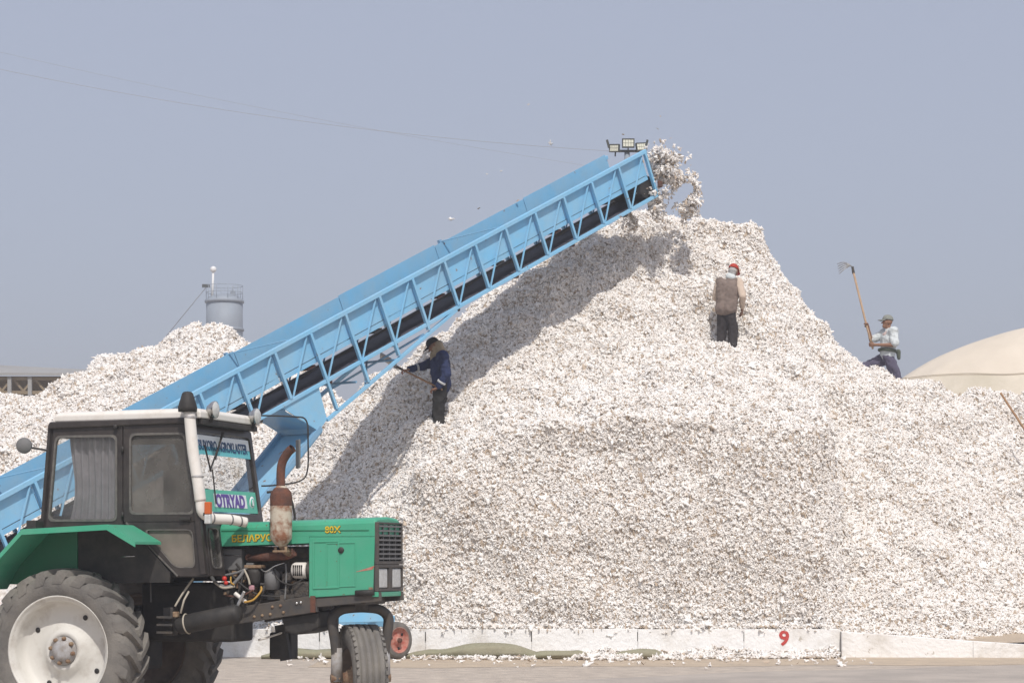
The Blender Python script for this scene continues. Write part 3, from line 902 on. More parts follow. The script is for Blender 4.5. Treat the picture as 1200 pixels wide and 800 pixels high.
# ------------------------------------------------------------------ background: silo, shed, covered heap
D = 150.0; kx = D / 2670
sx_, = ((263 - 600) * kx,)
silo = thing('silo_tower', 'grey cylindrical tank with railing rising behind the further heap', 'silo', (sx_, D, 0))
def zz(py): return 1.6 + (654 - py) * kx
MB().lathe([(0, 0), (1.2, 0), (1.2, zz(386)), (1.2, zz(353)), (0, zz(350))], axis='Z', seg=48).build('shell', 'silo_grey', silo)
for py in (353, 386, 420):
    MB().lathe([(1.2, -0.12), (1.29, -0.10), (1.29, 0.06), (1.2, 0.10)], c=(0, 0, zz(py)), axis='Z', seg=48).build('band', 'silo_grey', silo)
MB().lathe([(1.29, 0), (1.29, 0.04), (0.9, 0.35), (0.3, 0.5), (0, 0.5)], c=(0, 0, zz(353)), axis='Z', seg=40).build('roof_cap', 'silo_grey', silo)
for k in range(10):
    an = 2 * math.pi * k / 10
    MB().tube([(1.2 * math.cos(an), 1.2 * math.sin(an), zz(353)), (1.2 * math.cos(an), 1.2 * math.sin(an), zz(335))], 0.022, 6).build('railing_post', 'silo_grey', silo)
for dz in (335, 343):
    MB().tube([(1.2 * math.cos(2 * math.pi * k / 32), 1.2 * math.sin(2 * math.pi * k / 32), zz(dz)) for k in range(33)], 0.018, 6).build('railing', 'silo_grey', silo)
MB().tube([(-0.72, -0.6, zz(352)), (-0.66, -0.6, zz(320))], 0.075, 10).build('vent_pipe', 'white_paint', silo)
MB().sphere((-0.65, -0.6, zz(317)), 0.21).build('ball_cap', 'white_paint', silo)
MB().box((0.62, -0.5, zz(347)), (0.3, 0.3, 0.5)).build('valve_box', 'silo_grey', silo)
MB().tube([(0.62, -0.5, zz(347)), (0.62, -0.5, zz(336))], 0.04, 6).build('valve_stem', 'silo_grey', silo)
MB().tube([(-1.2, -0.3, zz(338)), (-5.5, 6, zz(400))], 0.025, 6).build('guy_wire', 'wire', silo)
MB().box((-1.15, -0.5, zz(336)), (0.5, 0.06, 0.22)).build('lamp_bar', 'lamp_case', silo)

D = 95.0; kx = D / 2670
shed = thing('open_shed', 'long open shed with grey roof and tan lattice truss at far left', 'shed', ((20 - 600) * kx, D, 0))
zr, ze, zb = zz(418), zz(437), zz(459)
xs0, xs1 = -16.0, 5.2
b = MB()
b.add([(xs0, 0, ze), (xs1, 0, ze - 0.12), (xs1 - .9, 6, zr - .25), (xs0, 6, zr + .75), (xs0, 0, ze + .1), (xs1, 0, ze - 0.02), (xs1 - .9, 6, zr - .15), (xs0, 6, zr + .85)],
      [(3, 2, 1, 0), (4, 5, 6, 7), (0, 1, 5, 4), (1, 2, 6, 5), (2, 3, 7, 6), (3, 0, 4, 7)])
b.build('roof', 'roof_sheet', shed)
b = MB(); b.box(((xs0 + xs1) / 2, 4.5, zb / 2 + .5), (xs1 - xs0 - .4, 0.2, zb + 1.0)); b.build('back_wall', 'shed_inside', shed)
MB().bar((xs0, 0.3, ze - 0.12), (xs1, 0.3, ze - 0.24), 0.12, 0.12).build('upper_chord', 'truss_tan', shed)
MB().bar((xs0, 0.3, zb + .04), (xs1, 0.3, zb - .02), 0.12, 0.14).build('lower_chord', 'truss_tan', shed)
i = 0; x = xs0
while x < xs1 - .6:
    MB().bar((x, 0.3, zb + .06), (x + .45, 0.3, ze - 0.2), 0.07, 0.09).build('lattice_bar', 'truss_tan', shed)
    MB().bar((x + .9, 0.34, zb + .06), (x + .45, 0.34, ze - 0.2), 0.07, 0.09).build('lattice_bar', 'truss_tan', shed)
    x += 0.9; i += 1
for x in (-12, -6.0, -0.35, 0.5, 4.6):
    MB().bar((x, 0.2, 0), (x, 0.2, ze - .15), 0.16, 0.16).build('column', 'roof_sheet', shed)
MB().box((-4, 3.2, zb / 2 - .2), (20, 0.1, zb - .2)).build('curtain_wall', 'roof_sheet', shed)

D = 72.0; kx = D / 2670
tx = (1290 - 600) * kx
cov = thing('covered_heap', 'rounded cotton heap under a beige tarpaulin at far right', 'covered heap', (tx, D + 6, 0))
nu, nv = 90, 40
b = MB(); b2 = MB()
def dome(u, v):
    an = math.pi * 2 * u / nu; t = v / (nv - 1)
    prof = math.sin(t * math.pi / 2)
    r = 1 - (1 - math.cos(t * math.pi / 2)) if False else math.cos(t * math.pi / 2) ** 1.2 if t < 1 else 0.0
    rx, ry = 10.0, 5.5
    z = 9.6 * prof
    x_ = rx * r * math.cos(an); y_ = ry * r * math.sin(an)
    fold = 0.10 * math.sin(an * 17 + 2.0 * math.sin(t * 4)) * (1 - t) + 0.12 * noise.noise(Vector((x_ * .35, y_ * .35, z * .5)))
    return (x_ * (1 + fold * .22), y_ * (1 + fold * .22), z * (1 + 0.012 * noise.noise(Vector((x_ * .6, z, 3)))))
for v in range(nv):
    for u in range(nu): b.v.append(dome(u, v))
for v in range(nv - 1):
    for u in range(nu):
        b.f.append((v * nu + u, v * nu + (u + 1) % nu, (v + 1) * nu + (u + 1) % nu, (v + 1) * nu + u)); b.smooth.append(True)
half = int(0.57 * (nv - 1)) * nu
bb = MB(); bb.v = b.v; bb.f = b.f[half:]; bb.smooth = b.smooth[half:]
bb.build('tarpaulin', 'tarp_beige', cov)
bb = MB(); bb.v = [(p[0] * 1.004, p[1] * 1.004, p[2]) for p in b.v]; bb.f = b.f[:half + nu]; bb.smooth = b.smooth[:half + nu]
bb.build('skirt', 'tarp_olive', cov)
ring_v = int(0.60 * (nv - 1))
MB().tube([Vector(dome(u, ring_v)) * 1.006 for u in range(nu)] + [Vector(dome(0, ring_v)) * 1.006], 0.02, 6).build('tie_rope', 'tarp_olive', cov)

# ------------------------------------------------------------------ rolled tarpaulins and tools
def tarp_roll(name, label, x0, x1, y, r, seed, hump=0.0):
    t = bpy.data.objects.new(name, None)
    b = MB(); n = 28; pts = []; rs = []
    for i in range(n):
        u = i / (n - 1)
        x = x0 + (x1 - x0) * u
        end = min(1, 0.35 + 3.2 * min(u, 1 - u))
        rr = r * end * (1 + 0.25 * noise.noise(Vector((x * 2.2, seed, 0)))) + hump * r * math.exp(-((u - 0.62) / 0.25) ** 2)
        pts.append(Vector((x, y + 0.06 * noise.noise(Vector((x * 1.5, seed + 4, 0))), rr * 0.62))); rs.append(rr)
    vs = []; seg = 18
    for p, rr in zip(pts, rs):
        for k in range(seg):
            an = 2 * math.pi * k / seg
            q = Vector((0, math.cos(an) * 1.3, math.sin(an) * 0.66)) * rr
            fo = 1 + 0.10 * noise.noise(Vector((p.x * 2.0 + math.sin(an) * 1.8, an * 1.9, seed))) + 0.07 * math.sin(6 * an + p.x * 2.6)
            v = p + q * fo; v.z = max(v.z, 0.004); vs.append(v)
    fs = [(i * seg + k, i * seg + (k + 1) % seg, (i + 1) * seg + (k + 1) % seg, (i + 1) * seg + k) for i in range(n - 1) for k in range(seg)]
    cx = (x0 + x1) / 2
    b.add([v - Vector((cx, y, 0)) for v in vs], fs, True)
    b.add([v - Vector((cx, y, 0)) for v in vs[:seg]], [tuple(range(seg))]); b.add([v - Vector((cx, y, 0)) for v in vs[-seg:]], [tuple(range(seg))])
    o = b.build(name, 'tarp_green'); o.location = (cx, y, 0)
    return tag(o, label, 'tarpaulin', 'rolled tarpaulins along the kerb')
tarp_roll('tarpaulin_roll', 'long olive rolled tarpaulin humped up right of the small red wheel', -1.75, 0.55, 36.45, 0.125, 3.0, 0.55)
tarp_roll('tarpaulin_roll', 'olive rolled tarpaulin piece in the middle of the kerb, amid loose cotton', 0.2, 1.3, 36.25, 0.10, 9.0, 0.1)
tarp_roll('tarpaulin_roll', 'short olive rolled tarpaulin bundle nearest the red painted number', 1.52, 2.5, 36.3, 0.10, 15.0, 0.25)
tarp_roll('tarpaulin_roll', 'olive rolled tarpaulin behind the tractor front wheel', -4.0, -2.2, 36.35, 0.12, 21.0, 0.0)

o = MB().tube([Vector((-0.46, 0.2, 0.78)), Vector((0.0, 0.0, 0.0)), Vector((0.62, -0.27, -1.02))], 0.021, 8).build('pole', 'wood')
o.location = (9.55, 42.2, 3.9)
tag(o, 'thin wooden pole leaning on the cotton at the right edge', 'pole')

# ------------------------------------------------------------------ tractor (X forward, -Y near side)
TA = R(17)
tr = thing('tractor', 'green three-wheeled tractor with dark cab and white roof parked before the heap', 'tractor', (-3.919, 21.765, 0), -TA)
def tp(b, name, m, parent=None, bevel=0.0): return b.build(name, m, parent or tr, bevel=bevel)
def sub(name, parent, loc=(0, 0, 0)):
    e = bpy.data.objects.new(name, None); COL.objects.link(e); e.parent = parent; e.location = loc; return e

def rear_wheel(y, side):
    """side -1: outer face towards -Y"""
    wh = sub('rear_wheel', tr, (0.075, y, 0.756)); wh.scale = (0.967, 1, 0.967)
    s = side
    Rr = 0.738
    prof = [(0.50, .17), (0.53, .195), (0.60, .212), (0.67, .205), (0.715, .175), (0.735, .10), (Rr, 0), (0.735, -.10), (0.715, -.175), (0.67, -.205), (0.60, -.212), (0.53, -.195), (0.50, -.17)]
    b = MB().lathe(prof, seg=72)
    NL = 21
    for sd in (-1, 1):
        for k in range(NL):
            a0 = 2 * math.pi * (k + (0.5 if sd > 0 else 0)) / NL
            rows = []
            for j in range(7):
                t = j / 6
                yy = sd * (-0.015 + 0.232 * min(t, 0.88) / 0.88) if t < 0.9 else sd * 0.214
                rb = 0.735 - 0.012 * t if t < 0.9 else 0.655
                rt = 0.782 - 0.02 * t * t if t < 0.9 else 0.665
                if t > 0.8 and t < 0.9: rt -= 0.012
                an = a0 + 0.30 * t ** 1.15 * -1
                hw = 0.030 + 0.012 * t
                row = []
                for (rr_, da) in ((rb - .02, -hw * 1.35), (rt, -hw), (rt, hw), (rb - .02, hw * 1.35)):
                    aa = an + da / 0.75
                    row.append((rr_ * math.sin(aa), yy, rr_ * math.cos(aa)))
                rows.append(row)
            vs = [p for r_ in rows for p in r_]
            fs = []
            for j in range(6):
                for q in range(3):
                    fs.append((j * 4 + q, j * 4 + q + 1, j * 4 + q + 5, j * 4 + q + 4))
            fs += [(0, 1, 2, 3), (27, 26, 25, 24)]
            b.add(vs, fs)
    tp(b, 'tyre', 'tyre', wh)
    # rim: flange, barrel, recessed disc
    prof = [(0.475, -.19 * s * -1), (0.51, s * .185), (0.525, s * .195), (0.518, s * .175), (0.485, s * .165), (0.468, s * .13), (0.46, s * .05), (0.43, s * .02), (0.41, s * .005), (0.30, s * .005), (0.22, s * .03), (0.19, s * .075), (0.145, s * .082), (0.14, s * .07), (0.0, s * .07)]
    prof[0] = (0.50, s * .17)
    tp(MB().lathe(prof, seg=64), 'rim', 'rim_white' if s < 0 else 'rim_brown', wh)
    tp(MB().lathe([(0.50, -s * .17), (0.525, -s * .195), (0.485, -s * .165), (0.46, -s * .05), (0.43, -s * .005), (0, -s * .005)], seg=48), 'inner_rim', 'rim_brown', wh)
    tp(MB().lathe([(0.135, s * .07), (0.135, s * .10), (0.105, s * .105), (0.10, s * .125), (0.045, s * .13), (0.0, s * .135)], seg=32), 'hub', 'hub_grey', wh)
    for k in range(8):
        an = 2 * math.pi * k / 8 + 0.2
        c = (0.118 * math.sin(an), s * .10, 0.118 * math.cos(an))
        tp(MB().lathe([(0.0, s * .03), (0.019, s * .03), (0.021, 0)], c=c, seg=6), 'nut', 'rust_steel', wh)
    for k in range(4):
        an = 2 * math.pi * k / 4 + 0.55
        c = (0.365 * math.sin(an), s * 0.009, 0.365 * math.cos(an))
        tp(MB().lathe([(0.0, s * .004), (0.022, s * .004), (0.026, 0)], c=c, seg=14), 'disc_hole', 'black', wh)
    return wh
rear_wheel(-0.82, -1); rear_wheel(0.82, 1)

# hood
def topz(x): return 1.923 + (x - 1.38) * 0.031
HW = 0.33
b = MB()
poly = [(1.38, 1.71), (2.262, 1.735), (2.262, 1.242), (2.905, 1.283), (2.935, topz(2.93) - 0.015), (2.92, topz(2.92)), (1.40, topz(1.40))]
for sgn in (-1, 1):
    b = MB(); b.prism([(1.38, 1.71), (2.262, 1.738), (2.262, 1.80), (1.385, 1.80)], sgn * HW, sgn * (HW - 0.02))
    tp(b, 'hood_side', 'green', bevel=0.004)
    pan = tp(MB().prism([(2.262, 1.242), (2.885, 1.281), (2.902, 1.796), (2.262, 1.796)], sgn * HW, sgn * (HW - 0.02)), 'hood_panel', 'green', bevel=0.006)
    # raised access panel
    tp(MB().ring([(2.30, 1.32), (2.56, 1.33), (2.56, 1.765), (2.30, 1.76)], [(2.315, 1.335), (2.545, 1.345), (2.545, 1.75), (2.315, 1.745)], sgn * (HW + 0.0005), sgn * (HW + 0.008)), 'panel_rib', 'green', pan, bevel=0.003)
    tp(MB().ring([(2.43, 1.335), (2.72, 1.345), (2.72, 1.75), (2.43, 1.745)], [(2.442, 1.347), (2.708, 1.357), (2.708, 1.738), (2.442, 1.733)], sgn * (HW + 0.0005), sgn * (HW + 0.006)), 'panel_rib', 'green', pan, bevel=0.003)
    tp(MB().lathe([(0, sgn * .012), (0.026, sgn * .012), (0.03, 0)], c=(2.575, sgn * HW, 1.675), seg=16), 'latch', 'black', pan)
    tp(MB().prism([(2.70, 1.475), (2.88, 1.50), (2.90, 1.535), (2.82, 1.49 + .02)], sgn * (HW + 0.0008), sgn * (HW + 0.0022)), 'rust_patch', 'wheel_red', pan)
    tp(MB().box((2.865, sgn * (HW + .006), 1.32), (0.035, 0.012, 0.04)), 'catch', 'rust_steel', pan)
# hood top: rounded cross-section swept along X
def hood_section(x):
    zt = topz(x); out = []
    for (yy, dz) in ((-HW, zt - 1.80), (-HW, 0.05), (-HW + .012, 0.022), (-HW + .04, 0.006), (-HW + .09, 0), (0, -0.012), (HW - .09, 0), (HW - .04, 0.006), (HW - .012, 0.022), (HW, 0.05), (HW, zt - 1.80)):
        out.append((x, yy, zt - dz if dz > -1 else zt))
    return out
b = MB(); xs_ = [1.38, 1.7, 2.1, 2.5, 2.85, 2.89, 2.91]
secs = []
for i, x in enumerate(xs_):
    s_ = hood_section(x)
    if i == len(xs_) - 1: s_ = [(p[0], p[1] * .985, p[2] - 0.02 if p[2] > 1.85 else p[2]) for p in s_]
    secs.append(s_)
m_ = len(secs[0])
vs = [p for s_ in secs for p in s_]
fs = [(i * m_ + j, i * m_ + j + 1, (i + 1) * m_ + j + 1, (i + 1) * m_ + j) for i in range(len(xs_) - 1) for j in range(m_ - 1)]
fs.append(tuple(range(m_))); fs.append(tuple(reversed(range((len(xs_) - 1) * m_, len(xs_) * m_))))
b.add(vs, fs)
hood = tp(b, 'hood', 'green', bevel=0.003)
tp(MB().box((2.12, -HW - .002, topz(2.1) - .09), (1.45, 0.008, 0.006)), 'seam', 'green_dark', hood)
# yellow lettering on the hood
ry = Matrix.Rotation(R(90), 4, 'X')
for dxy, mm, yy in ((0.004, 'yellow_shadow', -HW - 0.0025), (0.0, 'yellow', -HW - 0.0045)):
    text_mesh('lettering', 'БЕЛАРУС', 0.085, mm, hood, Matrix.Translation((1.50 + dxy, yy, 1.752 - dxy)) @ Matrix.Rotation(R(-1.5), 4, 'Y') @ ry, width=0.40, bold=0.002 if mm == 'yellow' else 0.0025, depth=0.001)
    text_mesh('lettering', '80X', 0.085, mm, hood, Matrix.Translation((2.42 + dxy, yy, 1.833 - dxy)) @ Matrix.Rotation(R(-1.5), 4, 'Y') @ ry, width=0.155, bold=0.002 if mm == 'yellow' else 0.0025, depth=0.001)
# front: grille and headlights
fr = sub('grille', tr)
tp(MB().box((2.875, 0, 1.58), (0.05, 2 * HW - .01, 0.60)), 'backing', 'black', fr)
tp(MB().ring([(-HW, 1.545), (HW, 1.545), (HW, 1.93), (-HW, 1.93)], [(-HW + .03, 1.575), (HW - .03, 1.575), (HW - .03, 1.915), (-HW + .03, 1.915)], 2.90, 2.935, lambda a, y, c: (y, a, c)), 'frame', 'dark_steel', fr, bevel=0.005)
for k in range(8):
    z = 1.60 + k * 0.042
    tp(MB().box((2.915, 0, z), (0.03, 2 * HW - .06, 0.016)), 'slat', 'hose_grey', fr)
for k in range(3):
    tp(MB().box((2.91, -0.16 + 0.16 * k, 1.745), (0.028, 0.012, 0.33)), 'bar', 'hose_grey', fr)
tp(MB().ring([(-HW, 1.30), (HW, 1.30), (HW, 1.542), (-HW, 1.542)], [(-HW + .02, 1.325), (HW - .02, 1.325), (HW - .02, 1.515), (-HW + .02, 1.515)], 2.90, 2.938, lambda a, y, c: (y, a, c)), 'lamp_frame', 'dark_steel', fr, bevel=0.005)
tp(MB().box((2.918, 0, 1.42), (0.03, 0.10, 0.19)), 'lamp_divider', 'dark_steel', fr)
for s in (-1, 1):
    tp(MB().box((2.915, s * 0.18, 1.42), (0.028, 0.225, 0.18)), 'headlight', 'lamp_lens', tr, bevel=0.012)
tp(MB().box((2.905, 0, 1.275), (0.06, 2 * HW, 0.045)), 'lower_trim', 'green', tr, bevel=0.006)
# radiator and engine
tp(MB().box((2.62, 0, 1.52), (0.5, 0.58, 0.5)), 'radiator', 'black', tr)
en = sub('engine', tr)
tp(MB().box((1.85, 0.03, 1.36), (0.92, 0.34, 0.50)), 'block', 'engine', en, bevel=0.02)
tp(MB().box((1.82, 0.0, 1.655), (0.80, 0.30, 0.11)), 'head_cover', 'engine', en, bevel=0.02)
tp(MB().tube([(1.62, -0.22, 1.60), (1.80, -0.25, 1.615), (2.02, -0.27, 1.63), (2.10, -0.29, 1.66)], [0.028, 0.04, 0.045, 0.04], 12), 'exhaust_manifold', 'rust', en)
for x in (1.62, 1.78, 1.94):
    tp(MB().tube([(x, -0.12, 1.60), (x, -0.24, 1.612)], 0.03, 10), 'manifold_branch', 'rust', en)
tp(MB().lathe([(0, -.09), (0.07, -.085), (0.075, 0.06), (0.05, .085), (0.02, .11), (0, .11)], c=(1.87, -0.26, 1.40), axis='Z', seg=20), 'oil_filter', 'hose_grey', en)
tp(MB().lathe([(0, -.09), (0.04, -.09), (0.06, -.04), (0.07, 0.03), (0.072, .07), (0, .075)], c=(1.70, -0.26, 1.43), axis='Z', seg=20), 'fuel_filter', 'black', en)
tp(MB().box((1.70, -0.26, 1.525), (0.17, 0.13, 0.03)), 'filter_head', 'rust_steel', en, bevel=0.008)
tp(MB().lathe([(0, -.07), (0.065, -.07), (0.075, -.05), (0.075, .05), (0.065, .07), (0, .07)], c=(2.14, -0.235, 1.49), axis='X', seg=20), 'alternator', 'cream', en)
for k in range(5):
    tp(MB().box((2.10 + .02 * k, -0.308, 1.49), (0.008, 0.02, 0.10)), 'fin', 'black', en)
tp(MB().lathe([(0.02, -.02), (0.09, -.02), (0.075, 0), (0.09, .02), (0.02, .02)], c=(2.23, -0.2, 1.49), axis='X', seg=24), 'pulley', 'dark_steel', en)
tp(MB().box((2.16, -0.2, 1.31), (0.16, 0.16, 0.16)), 'pump', 'engine', en, bevel=0.02)
tp(MB().box((1.96, -0.22, 1.27), (0.14, 0.12, 0.10)), 'pump', 'engine', en, bevel=0.015)
tp(MB().box((1.46, -0.12, 1.59), (0.20, 0.26, 0.20)), 'battery_box', 'hose_grey', en, bevel=0.01)
tp(MB().bar((1.36, -0.255, 1.63), (1.56, -0.255, 1.63), 0.006, 0.012), 'box_trim', 'chrome', en)
rr = random.Random(5)
for k in range(46):
    tp(MB().box((rr.uniform(1.40, 2.22), rr.uniform(-0.30, -0.15), rr.uniform(1.18, 1.52)), (rr.uniform(.02, .08), .05, rr.uniform(.02, .08))), 'engine_fitting', rr.choice(['engine', 'dark_steel', 'rust_steel', 'hose_grey']), en, bevel=0.006)
for pts, r_, mm in (
    ([(1.40, -.34, 1.44), (1.55, -.33, 1.47), (1.68, -.30, 1.53)], 0.012, 'hose_grey'),
    ([(1.30, -.36, 1.44), (1.38, -.40, 1.37), (1.50, -.40, 1.34), (1.58, -.36, 1.42), (1.62, -.33, 1.49)], 0.016, 'hose_grey'),
    ([(1.36, -.40, 1.38), (1.45, -.42, 1.33), (1.56, -.40, 1.345)], 0.011, 'hose_pale'),
    ([(1.62, -.33, 1.50), (1.67, -.35, 1.42), (1.69, -.36, 1.36)], 0.010, 'hose_pale'),
    ([(1.66, -.42, 1.20), (1.74, -.40, 1.22), (1.80, -.36, 1.30), (1.79, -.33, 1.34)], 0.010, 'yellow_pipe'),
    ([(2.02, -.30, 1.55), (2.03, -.31, 1.42), (2.02, -.32, 1.22)], 0.008, 'hose_grey'),
    ([(1.50, -.36, 1.43), (1.52, -.40, 1.38), (1.56, -.42, 1.36)], 0.008, 'yellow_pipe'),
    ([(1.20, -.52, 1.42), (1.12, -.58, 1.28), (1.06, -.62, 1.16)], 0.010, 'hose_pale'),
    ([(1.55, -.38, 1.28), (1.66, -.38, 1.20)], 0.02, 'cream'),
    ([(1.44, -.30, 1.50), (1.58, -.36, 1.38), (1.76, -.34, 1.27), (1.98, -.31, 1.25)], 0.009, 'black'),
    ([(1.52, -.28, 1.55), (1.60, -.33, 1.46), (1.58, -.36, 1.30), (1.50, -.38, 1.22)], 0.011, 'black'),
    ([(1.90, -.30, 1.50), (1.97, -.33, 1.40), (2.10, -.33, 1.36), (2.20, -.31, 1.42)], 0.008, 'black'),
    ([(1.76, -.30, 1.52), (1.83, -.33, 1.48), (1.92, -.32, 1.53), (2.0, -.28, 1.56)], 0.006, 'chrome'),
    ([(1.45, -.36, 1.26), (1.60, -.38, 1.25), (1.72, -.36, 1.31)], 0.009, 'rust'),
    ([(1.86, .1, 0.92), (1.70, .0, 0.86), (1.62, .0, 0.84)], 0.010, 'cream')):
    tp(MB().tube(smooth_path(pts, 5), r_, 8), 'hose', mm, en)
tp(MB().sphere((1.455, -.40, 1.415), 0.024), 'red_knob', 'red_plastic', en)
tp(MB().sphere((1.475, -.41, 1.375), 0.02), 'red_knob', 'red_plastic', en)
tp(MB().box((1.70, -.34, 1.33), (0.055, .03, 0.05)), 'pink_reservoir', 'pink_plastic', en, bevel=0.012)
tp(MB().bar((1.60, -.43, 1.16), (1.665, -.42, 1.30), 0.035, 0.03), 'bright_valve', 'chrome', en, bevel=0.006)
# transmission and axle
tp(MB().box((1.0, 0, 1.10), (0.95, 0.46, 0.55)), 'gearbox', 'black', tr, bevel=0.03)
tp(MB().box((0.15, 0, 0.85), (0.75, 0.52, 0.6)), 'rear_housing', 'black', tr, bevel=0.04)
tp(MB().tube([(0.1, -0.84, 0.775), (0.1, 0.84, 0.775)], 0.11, 16), 'rear_axle', 'black', tr)
tp(MB().box((0.92, -0.42, 1.02), (0.10, 0.12, 0.26)), 'step_bracket', 'dark_steel', tr, bevel=0.01)
for k in range(3):
    tp(MB().box((0.93, -0.52, 0.92 + .07 * k), (0.16, 0.10, 0.02)), 'step_rung', 'dark_steel', tr)
tp(MB().bar((0.78, -.55, 1.42), (0.80, -.58, 1.20), 0.012, 0.012), 'lever', 'dark_steel', tr)
tp(MB().box((0.72, -0.5, 1.42), (0.34, 0.3, 0.08)), 'cab_mount', 'black', tr, bevel=0.01)
tp(MB().tube([(0.55, -.70, 1.615), (0.70, -.70, 1.62)], 0.011, 8), 'door_bar', 'chrome', tr)
# chassis beams rising to the front
for s in (-1, 1):
    bm_ = tp(MB().bar((1.55, s * .30, 1.075), (2.33, s * .30, 1.19), 0.05, 0.155), 'chassis_beam', 'dark_steel', tr, bevel=0.006)
    tp(MB().bar((2.30, s * .295, 1.195), (2.95, s * .295, 1.255), 0.045, 0.085), 'front_beam', 'dark_steel', tr, bevel=0.006)
    tp(MB().box((2.30, s * .327, 1.185), (0.05, 0.012, 0.15)), 'beam_joint', 'rust', tr)
    for x in (1.72, 1.80, 1.88, 1.90, 1.98, 2.01, 2.14, 2.18):
        zc = 1.075 + (x - 1.55) * 0.147 + (0.03 if int(x * 100) % 4 else -0.035)
        tp(MB().lathe([(0, s * .012), (0.013, s * .012), (0.014, 0)], c=(x, s * .325, zc), seg=8), 'bolt', 'rust_steel' if x < 2.1 else 'chrome', bm_)
tp(MB().prism([(1.95, 1.06), (2.33, 1.12), (2.33, 0.97), (2.26, 0.935), (2.10, 0.90), (2.0, 0.92)], -0.26, 0.26), 'sump_guard', 'black', tr, bevel=0.02)
tp(MB().bar((1.80, .1, 0.98), (1.86, .1, 0.65), 0.06, 0.10), 'drop_bracket', 'black', tr)
tp(MB().box((1.75, .3, 0.78), (0.22, 0.2, 0.25)), 'lower_gear', 'black', tr, bevel=0.02)
# round tank on the near side with a rope
axd_ = (Vector((1.70, -.60, 1.105)) - Vector((1.08, -.60, 0.985))).normalized()
e1_ = Vector((0, 1, 0)); e2_ = axd_.cross(e1_)
tk = tp(MB().lathe([(0, -.33), (0.06, -.325), (0.085, -.29), (0.088, 0), (0.088, .28), (0.06, .315), (0, .32)], c=(1.39, -.60, 1.045), seg=24, basis=(axd_, e1_, e2_)), 'air_tank', 'black', tr)
tp(MB().lathe([(0.089, -.008), (0.098, 0), (0.089, .008)], c=Vector((1.39, -.60, 1.045)) - axd_ * 0.22, seg=20, basis=(axd_, e1_, e2_)), 'tank_rope', 'hose_pale', tk)
tp(MB().tube([(1.15, -.69, 1.10), (1.17, -.66, 1.22), (1.20, -.62, 1.30)], 0.01, 6), 'tank_rope', 'hose_pale', tk)
tp(MB().box((1.09, -.66, 1.09), (.05, .05, .05)), 'valve', 'rust_steel', tk, bevel=0.008)
# fenders: bent sheets over the rear wheels
def fender(s):
    y0, y1 = s * 0.70, s * 1.22
    prof = [(-0.62, 1.34), (-0.47, 1.57), (-0.17, 1.865), (0.68, 1.905), (0.96, 1.752)]
    b = MB()
    t = 0.028
    n = len(prof)
    up_ = [(p[0], p[1]) for p in prof]; dn = [(p[0] + 0.004, p[1] - t) for p in prof]
    poly = up_ + list(reversed(dn))
    vs = [(a, y0, c) for a, c in poly] + [(a, y1, c) for a, c in poly]
    N2 = len(poly); fs = []
    for i in range(n - 1):
        fs.append((i, i + 1, N2 + i + 1, N2 + i))
        j = N2 - 1 - i
        fs.append((j, j - 1, N2 + j - 1, N2 + j))
        fs.append((i, i + 1, j - 1, j)); fs.append((N2 + i, N2 + i + 1, N2 + j - 1, N2 + j))
    fs += [(0, N2 - 1, 2 * N2 - 1, N2), (n - 1, n, N2 + n, N2 + n - 1)]
    b.add(vs, fs)
    f = tp(b, 'fender', 'green', tr, bevel=0.004)
    # green lip turned down along the outer edge
    b = MB()
    for i in range(n - 1):
        a, c = prof[i], prof[i + 1]
        b.add([(a[0], y1 + s * .001, a[1]), (c[0], y1 + s * .001, c[1]), (c[0], y1 + s * .001, c[1] - 0.05), (a[0], y1 + s * .001, a[1] - 0.05),
               (a[0], y1 + s * .012, a[1]), (c[0], y1 + s * .012, c[1]), (c[0], y1 + s * .012, c[1] - 0.05), (a[0], y1 + s * .012, a[1] - 0.05)],
              [(0, 1, 2, 3), (7, 6, 5, 4), (0, 4, 5, 1), (1, 5, 6, 2), (2, 6, 7, 3), (3, 7, 4, 0)])
    tp(b, 'lip', 'green', f)
    b = MB(); b.prism([(-0.60, 1.36), (-0.46, 1.55), (-0.17, 1.835), (0.12, 1.85), (0.12, 1.36)], s * 0.70, s * 0.72)
    tp(b, 'inner_panel', 'green_dark', f)
    b = MB(); b.prism([(0.125, 1.36), (0.125, 1.852), (0.66, 1.88), (1.05, 1.47), (1.05, 1.38), (0.75, 1.38)], s * 0.69, s * 0.71)
    tp(b, 'inner_panel', 'black', f)
    tp(MB().box((-0.20, s * 0.93, 1.90), (0.10, 0.16, 0.10)), 'tail_lamp', 'black', f, bevel=0.01)
    return f
fender(-1); fender(1)

